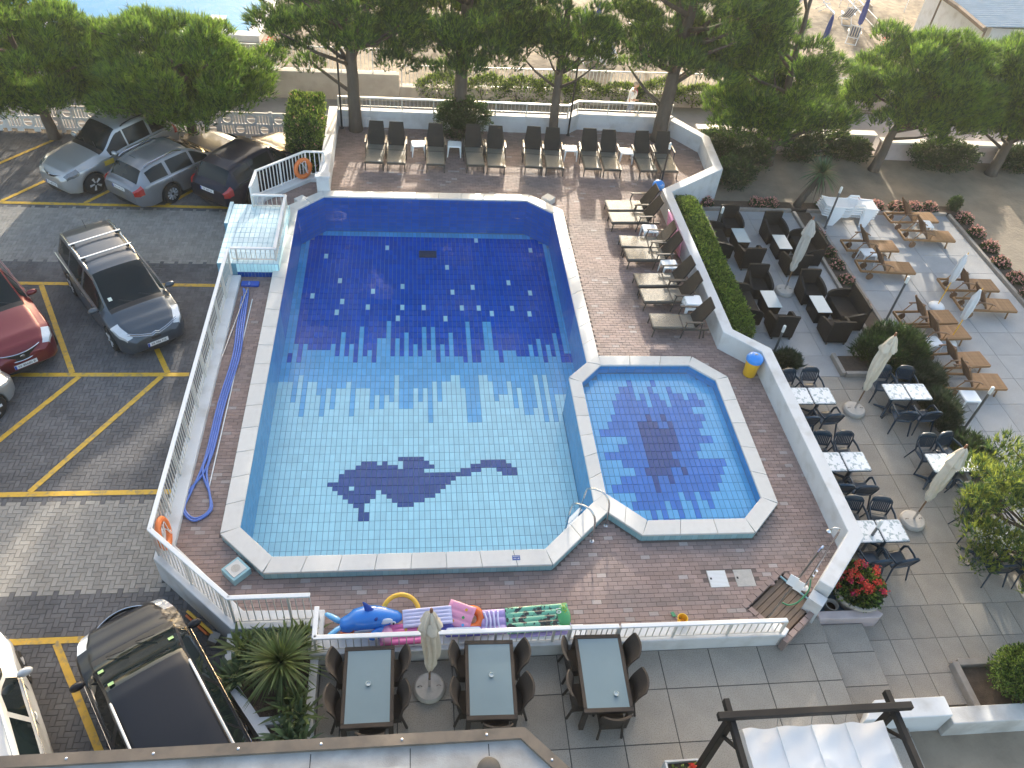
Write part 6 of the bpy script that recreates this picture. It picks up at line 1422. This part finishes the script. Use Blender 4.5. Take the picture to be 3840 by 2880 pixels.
for k in range(5):
    t = thing('stacked_lounger', 'white resin lounger, %s from the bottom of the stack by the lamp' % ORD[k], 'sun lounger', (15.0+.012*k,23.02+random.uniform(-.01,.01),ZR+.085*k), R(-3+random.uniform(-.6,.6)), 'stacked white resin loungers'); link('side_frame', sm, t); link('slats', slm, t)
# ------------------------------------------------------------------ beach: parasols, deck chairs, hut, rails, far pool
mat('parasol_blue', (.028,.05,.20), .8, .12, 5); mat('stripe_cloth', (.08,.13,.28), .8, .05, 4); mat('corrugated', (.40,.44,.47), .7, .10, 1.5, spec=.2, col2=(.36,.41,.45), c2scale=1.2); mat('hut_wood', (.16,.12,.09), .8, .2, 5); mat('skin', (.50,.30,.21), .55, .06, 8); mat('shirt_white', (.72,.72,.72), .85, .05, 8); mat('scarf_red', (.55,.10,.14), .8, .1); mat('shorts', (.18,.20,.26), .85, .1); mat('hair_grey', (.36,.30,.26), .8, .2, 20); mat('striped_fabric', (.70,.70,.70), .8, .04, 4)
mat('far_pool_tile', (.04,.34,.66), .3, .06, 2, island=.1); mat('cloth_clear', (.62,.64,.68), .6, .05, 6, bump=.2, bscale=20)
def beach_parasol(x, y, z, label, H=2.1, cm='parasol_blue', pole='white_rail', low=.75, w=.13):
    t = thing('beach_parasol', label, 'parasol', (x,y,z)); MB().tube([(0,0,0),(.03,.0,H)], .016, 6).build('pole', pole, t); ph = x
    c = MB().lathe([(.02,low-.02),(w*.75,low+.05),(w,low+.35),(w*.85,low+.8),(w*.5,H-.12),(.03,H)], 20, fn=lambda a,j: 1+.16*math.sin(6*a+ph+j*.6)+.07*math.sin(9*a+j)).build('canopy', cm, t, smooth=55); MB().lathe([(.012,H-.01),(.012,H+.06),(0,H+.07)],8,(.03,0,0)).build('tip', pole, t)
zb_ = -.5
for x, y, lb in ((19.8,41.9,'closed blue beach parasol next to the pair of white chairs'),(22.4,39.75,'closed blue beach parasol beside the striped deck chairs'),(19.35,36.9,'closed blue beach parasol standing alone behind the dense pine'),(27.6,40.2,'closed blue beach parasol in front of the corrugated roof'),(24.0,44.5,'closed blue beach parasol behind the facing deck chair'),(8.35,36.9,'closed blue beach parasol above the chairs seen between the pines'),(18.9,44.6,'closed blue beach parasol at the far white chairs'),(11.3,41.0,'closed blue beach parasol half hidden behind the thick pine'),(4.2,38.4,'closed blue beach parasol behind the slim pine')):
    beach_parasol(x, y, zb_, lb)
def deck_chair():
    t = thing('deck_chair', 'x', 'deck chair'); 
    for s in (-1,1):
        MB().tube([(s*.28,-.55,.02),(s*.28,.05,.40),(s*.28,.55,.95)], .02, 5).build('rail', 'white_plastic', t); MB().tube([(s*.25,.45,.02),(s*.25,-.25,.42)], .018, 5).build('leg', 'white_plastic', t); MB().tube([(s*.31,-.15,.52),(s*.31,.30,.56)], .022, 5).build('armrest', 'white_plastic', t)
    for y, z in ((-.55,.04),(.55,.95),(.45,.03)): MB().tube([(-.28,y,z),(.28,y,z)], .018, 5).build('cross_bar', 'white_plastic', t)
    for k in range(8):
        x = -.24+.06*k; MB().grid(lambda u,v: (x+.06*u, -.40+.92*v, .16+.74*v-.10*math.sin(v*PI)), 1, 8).build('cloth_stripe', 'stripe_cloth' if k % 2 == 0 else 'striped_fabric', t)
    return t
dc = deck_chair(); ud = [0]; g = 'striped deck chairs on the beach'
for x, y, rz, lb in ((22.8,42.0,170,'striped deck chair facing the hotel by the closed parasol'),(22.2,43.5,80,'striped deck chair lying low behind the facing chair'),(22.1,39.4,150,'striped deck chair half behind the rounded pine'),(19.5,43.5,60,'white deck chair left of the lone parasols'),(20.2,43.2,200,'white deck chair next to the left parasol'),(31.3,45.6,90,'striped deck chair beyond the corrugated roof'),(7.6,36.7,85,'striped deck chair seen between the slim and thick pines'),(8.15,36.2,185,'striped deck chair facing out between the pines'),(8.05,35.3,95,'blue white deck chair lying in front between the pines'),(8.9,36.4,20,'striped deck chair beside the blue parasol between pines'),(11.2,40.2,70,'striped deck chair behind the thick pine crown'),(7.8,40.1,120,'striped deck chair far behind the slim pine'),(25.0,44.8,100,'striped deck chair by the sloping rope rails'),(27.3,39.3,170,'striped deck chair under the roof edge parasol'),(3.6,38.0,150,'striped deck chair behind the bush pine'),(1.2,37.2,70,'striped deck chair deep behind the first pines')):
    place(dc, ud, (x,y,zb_), R(rz), lb, g)
t = thing('rope_rail', 'sloping white double handrail leading down the beach', 'handrail', (23.4,40.0,zb_))
for dz in (.55,.95): MB().tube([(.0,0,dz),(.1,4.5,dz+.1)], .025, 6).build('rail', 'white_rail', t)
for q in (0,1,2,3): MB().tube([(.03*q,1.5*q,0),(.03*q,1.5*q,1.05)], .025, 6).build('post', 'hut_wood' if q == 0 else 'white_rail', t)
h = thing('beach_hut', 'beach hut with grey corrugated roof and brown edge board', 'hut', (28.5,38,zb_)); v = []; NR = 26
MB().grid(lambda u,v: (-2.55+9*v+ -.25*(1-v), -2.9+7.0*u, 2.55+.35*v+.05*math.sin(u*NR*2*PI)), 480, 2).build('roof', 'corrugated', h, smooth=True)
MB().tube([(-2.85,-3.1,2.5),(-2.75,-.5,2.52),(-2.95,1.6,2.55)], .13, 6).build('edge_board', 'hut_wood', h)
MB().box(-2.0,6,-2.4,3.6,0,2.35).build('wall', 'white_wall', h)
for y in (-2.9,1.3): MB().tube([(-2.65,y,0),(-2.65,y,2.5)], .05, 6).build('post', 'hut_wood', h)
t = thing('floor_lamp', 'white saucer lamp on a pole standing on the beach', 'lamp', (27.2,44.2,zb_)); MB().tube([(0,0,0),(0,0,2.2)], .03, 6).build('pole', 'white_rail', t); MB().lathe([(.26,2.2),(.28,2.24),(.1,2.32),(0,2.33)],18).build('shade', 'white_plastic', t, smooth=True)
clump('red flowering bush on the beach beside the handrail', 24.4, 39.0, zb_, .8, 'petal_red', 170, None, 900, 120)
# far pool behind the pines
fp = struct(MB().box(-26,-6.9,36.2,60,-.9,-.38).build('far_pool_basin', 'far_pool_tile')); COL.objects['far_pool_basin'].location.z = .05
struct(MB().add([(-26,36.2,-.25),(-6.9,36.2,-.25),(-5.5,60,-.25),(-26,60,-.25)], [(0,1,2,3)]).build('far_pool_water', 'far_pool_water'))
poly_wall('far_pool_edge', 'white edge of the far bright pool behind the pines', [(-26,35.7),(-6.5,35.7),(-5.0,60),(-5.5,60),(-7.0,36.2),(-26,36.2)], -.7, -.18, 'white_wall')
t = thing('start_block', 'small white starting block at the far pool edge', 'block', (-8.3,36.6,-.45)); MB().bbox(-.3,.3,-.3,.3,0,.55,.03).build('block', 'white_plastic', t); MB().box(-.32,.32,-.32,.32,.551,.60).build('top', 'white_rail', t)
clump('red flowers at the corner of the far pool', -5.9, 35.0, zb_, .5, 'petal_red', 171, None, 500, 120)
# beach parasols on the wooden lounger terrace
beach_parasol(16.2, 18.2, ZR, 'closed blue and white beach parasol on a yellow pole by wooden loungers', 2.0, 'cloth_clear', 'yellow_plastic', 1.0, .10)
beach_parasol(15.72, 16.5, ZR, 'closed white beach parasol on a yellow pole near the rosemary bush', 2.0, 'cloth_clear', 'yellow_plastic', .95, .11)
for x, y, lb in ((16.2,18.2,'white lumpy foot of the blue and white beach parasol'),(15.72,16.5,'white lumpy foot of the white beach parasol')):
    t = thing('parasol_foot', lb, 'parasol foot', (x,y,ZR)); MB().lathe([(.24,0),(.25,.05),(.18,.12),(.05,.15),(0,.15)],20).build('foot', 'white_plastic', t, smooth=True)
# ------------------------------------------------------------------ walking person on the promenade
def person(label, loc, rz):
    t = thing('person', label, 'person', loc, rz)
    J = {'pel':(0,0,.92),'sp1':(.02,0,1.08),'sp2':(.04,0,1.28),'neck':(.06,0,1.45),'head':(.09,0,1.53),
         'shL':(.03,.17,1.38),'elL':(-.06,.22,1.12),'haL':(.10,.20,.93),'shR':(.03,-.17,1.38),'elR':(-.02,-.23,1.11),'haR':(.22,-.18,1.10),
         'hiL':(0,.09,.88),'knL':(.16,.10,.50),'anL':(.08,.10,.09),'toL':(.24,.11,.04),'hiR':(0,-.09,.88),'knR':(-.04,-.10,.48),'anR':(-.30,-.10,.13),'toR':(-.17,-.11,.04)}
    rad = {'pel':.135,'sp1':.13,'sp2':.145,'neck':.055,'head':.06,'shL':.075,'elL':.045,'haL':.032,'shR':.075,'elR':.045,'haR':.032,'hiL':.10,'knL':.062,'anL':.042,'toL':.035,'hiR':.10,'knR':.062,'anR':.042,'toR':.035}
    E_ = [('pel','sp1'),('sp1','sp2'),('sp2','neck'),('neck','head'),('sp2','shL'),('shL','elL'),('elL','haL'),('sp2','shR'),('shR','elR'),('elR','haR'),('pel','hiL'),('hiL','knL'),('knL','anL'),('anL','toL'),('pel','hiR'),('hiR','knR'),('knR','anR'),('anR','toR')]
    K = list(J); me = bpy.data.meshes.new('body'); me.from_pydata([J[k] for k in K], [(K.index(a), K.index(b)) for a, b in E_], []); o = link('body', me, t); me.materials.append(M['skin'])
    sk = o.modifiers.new('skin', 'SKIN'); d = me.skin_vertices[0].data
    for i, k in enumerate(K): d[i].radius = (rad[k], rad[k]*(1.25 if k in ('pel','sp1','sp2') else 1)); d[i].use_root = (k == 'pel')
    o.modifiers.new('sub', 'SUBSURF').render_levels = 2
    hd_ = MB().ell((.10,0,1.63),(.098,.078,.118),16,12).build('head', 'skin', t, smooth=True); MB().ell((.195,0,1.615),(.02,.016,.024),8,6).build('nose', 'skin', hd_, smooth=True)
    for s in (-1,1): MB().ell((.09,s*.078,1.625),(.022,.010,.032),8,6).build('ear', 'skin', hd_, smooth=True); MB().ell((.182,s*.032,1.645),(.010,.013,.009),8,6).build('eye', 'black_mark', hd_, smooth=True)
    MB().ell((.188,0,1.575),(.008,.025,.006),8,6).build('mouth', 'scarf_red', hd_, smooth=True)
    MB().ell((.078,0,1.665),(.105,.086,.098),16,12).build('hair', 'hair_grey', hd_, smooth=True)
    sh = MB(); rings = [((0,0,.86),.165,.17),((.01,0,.98),.16,.165),((.02,0,1.12),.158,.165),((.035,0,1.28),.165,.185),((.04,0,1.38),.14,.19),((.05,0,1.44),.08,.10)]
    v = []; n = 18
    for c, rx, ry in rings:
        for k in range(n): a = 2*PI*k/n; v.append((c[0]+rx*math.cos(a), c[1]+ry*math.sin(a), c[2]))
    sh.add(v, [(i*n+k,i*n+(k+1)%n,(i+1)*n+(k+1)%n,(i+1)*n+k) for i in range(5) for k in range(n)])
    for s in (-1,1): sh.tube([(.03,s*.15,1.38),(.0,s*.215,1.24),(-.03,s*.235,1.15)], [.085,.072,.07], 10)
    sh.build('shirt', 'shirt_white', t, smooth=True); MB().tube([(.12,-.06,1.46),(.17,-.02,1.36),(.185,0,1.22)], [.03,.035,.025], 8).build('scarf', 'scarf_red', t, smooth=True)
    so = MB(); so.tube([(0,0,.95),(0,0,.85)], [.172,.18], 14)
    for s, kn in ((1,(.12,.10,.58)),(-1,(-.03,-.10,.56))): so.tube([(0,s*.085,.90),kn], [.115,.10], 12)
    so.build('shorts', 'shorts', t, smooth=True)
    hn = MB()
    for (hx,hy,hz) in ((.10,.20,.93),(.22,-.18,1.10)):
        for k in range(4): hn.tube([(hx,hy-.02+.015*k,hz),(hx+.05,hy-.024+.016*k,hz-.02-.004*k),(hx+.08-.006*abs(k-1.5),hy-.022+.015*k,hz-.05)], .009, 5)
        hn.tube([(hx,hy,hz),(hx+.03,hy+.035,hz+.01),(hx+.05,hy+.04,hz-.01)], .010, 5)
    hn.build('fingers', 'skin', t, smooth=True)
person('person in a white top walking along the promenade behind the rail', (8.55,29.75,-.604), R(-8))

# folded barrier boards and vent opening at the kerb wall by the van
t = thing('folded_boards', 'yellow and red folded boards leaning at the kerb wall by the van', 'boards', (-4.05,8.22,ZP), R(-42))
MB().rbox((0,0,.10),(.75,.05,.16),(R(18),0,0)).build('board', 'yellow_plastic', t); MB().rbox((-.05,-.06,.06),(.62,.04,.09),(R(25),0,0)).build('board', 'orange', t); MB().rbox((.42,-.05,.08),(.16,.20,.15),(0,R(20),R(25))).build('bag', 'stone_base', t)

# ------------------------------------------------------------------ thin scattering volume, added to imitate the lens veil
hz = bpy.data.materials.new('added_veil_air'); hz.use_nodes = True; hn_ = hz.node_tree.nodes; hn_.clear(); ho = hn_.new('ShaderNodeOutputMaterial'); pv = hn_.new('ShaderNodeVolumePrincipled')
pv.inputs['Color'].default_value = (.92,.94,.96,1); pv.inputs['Density'].default_value = .0004; pv.inputs['Anisotropy'].default_value = .45; hz.node_tree.links.new(pv.outputs[0], ho.inputs['Volume']); M['added_veil_air'] = hz
stuff(MB().box(-130,170,-45,250,-2.6,16.0).build('added_veil', 'added_veil_air'))
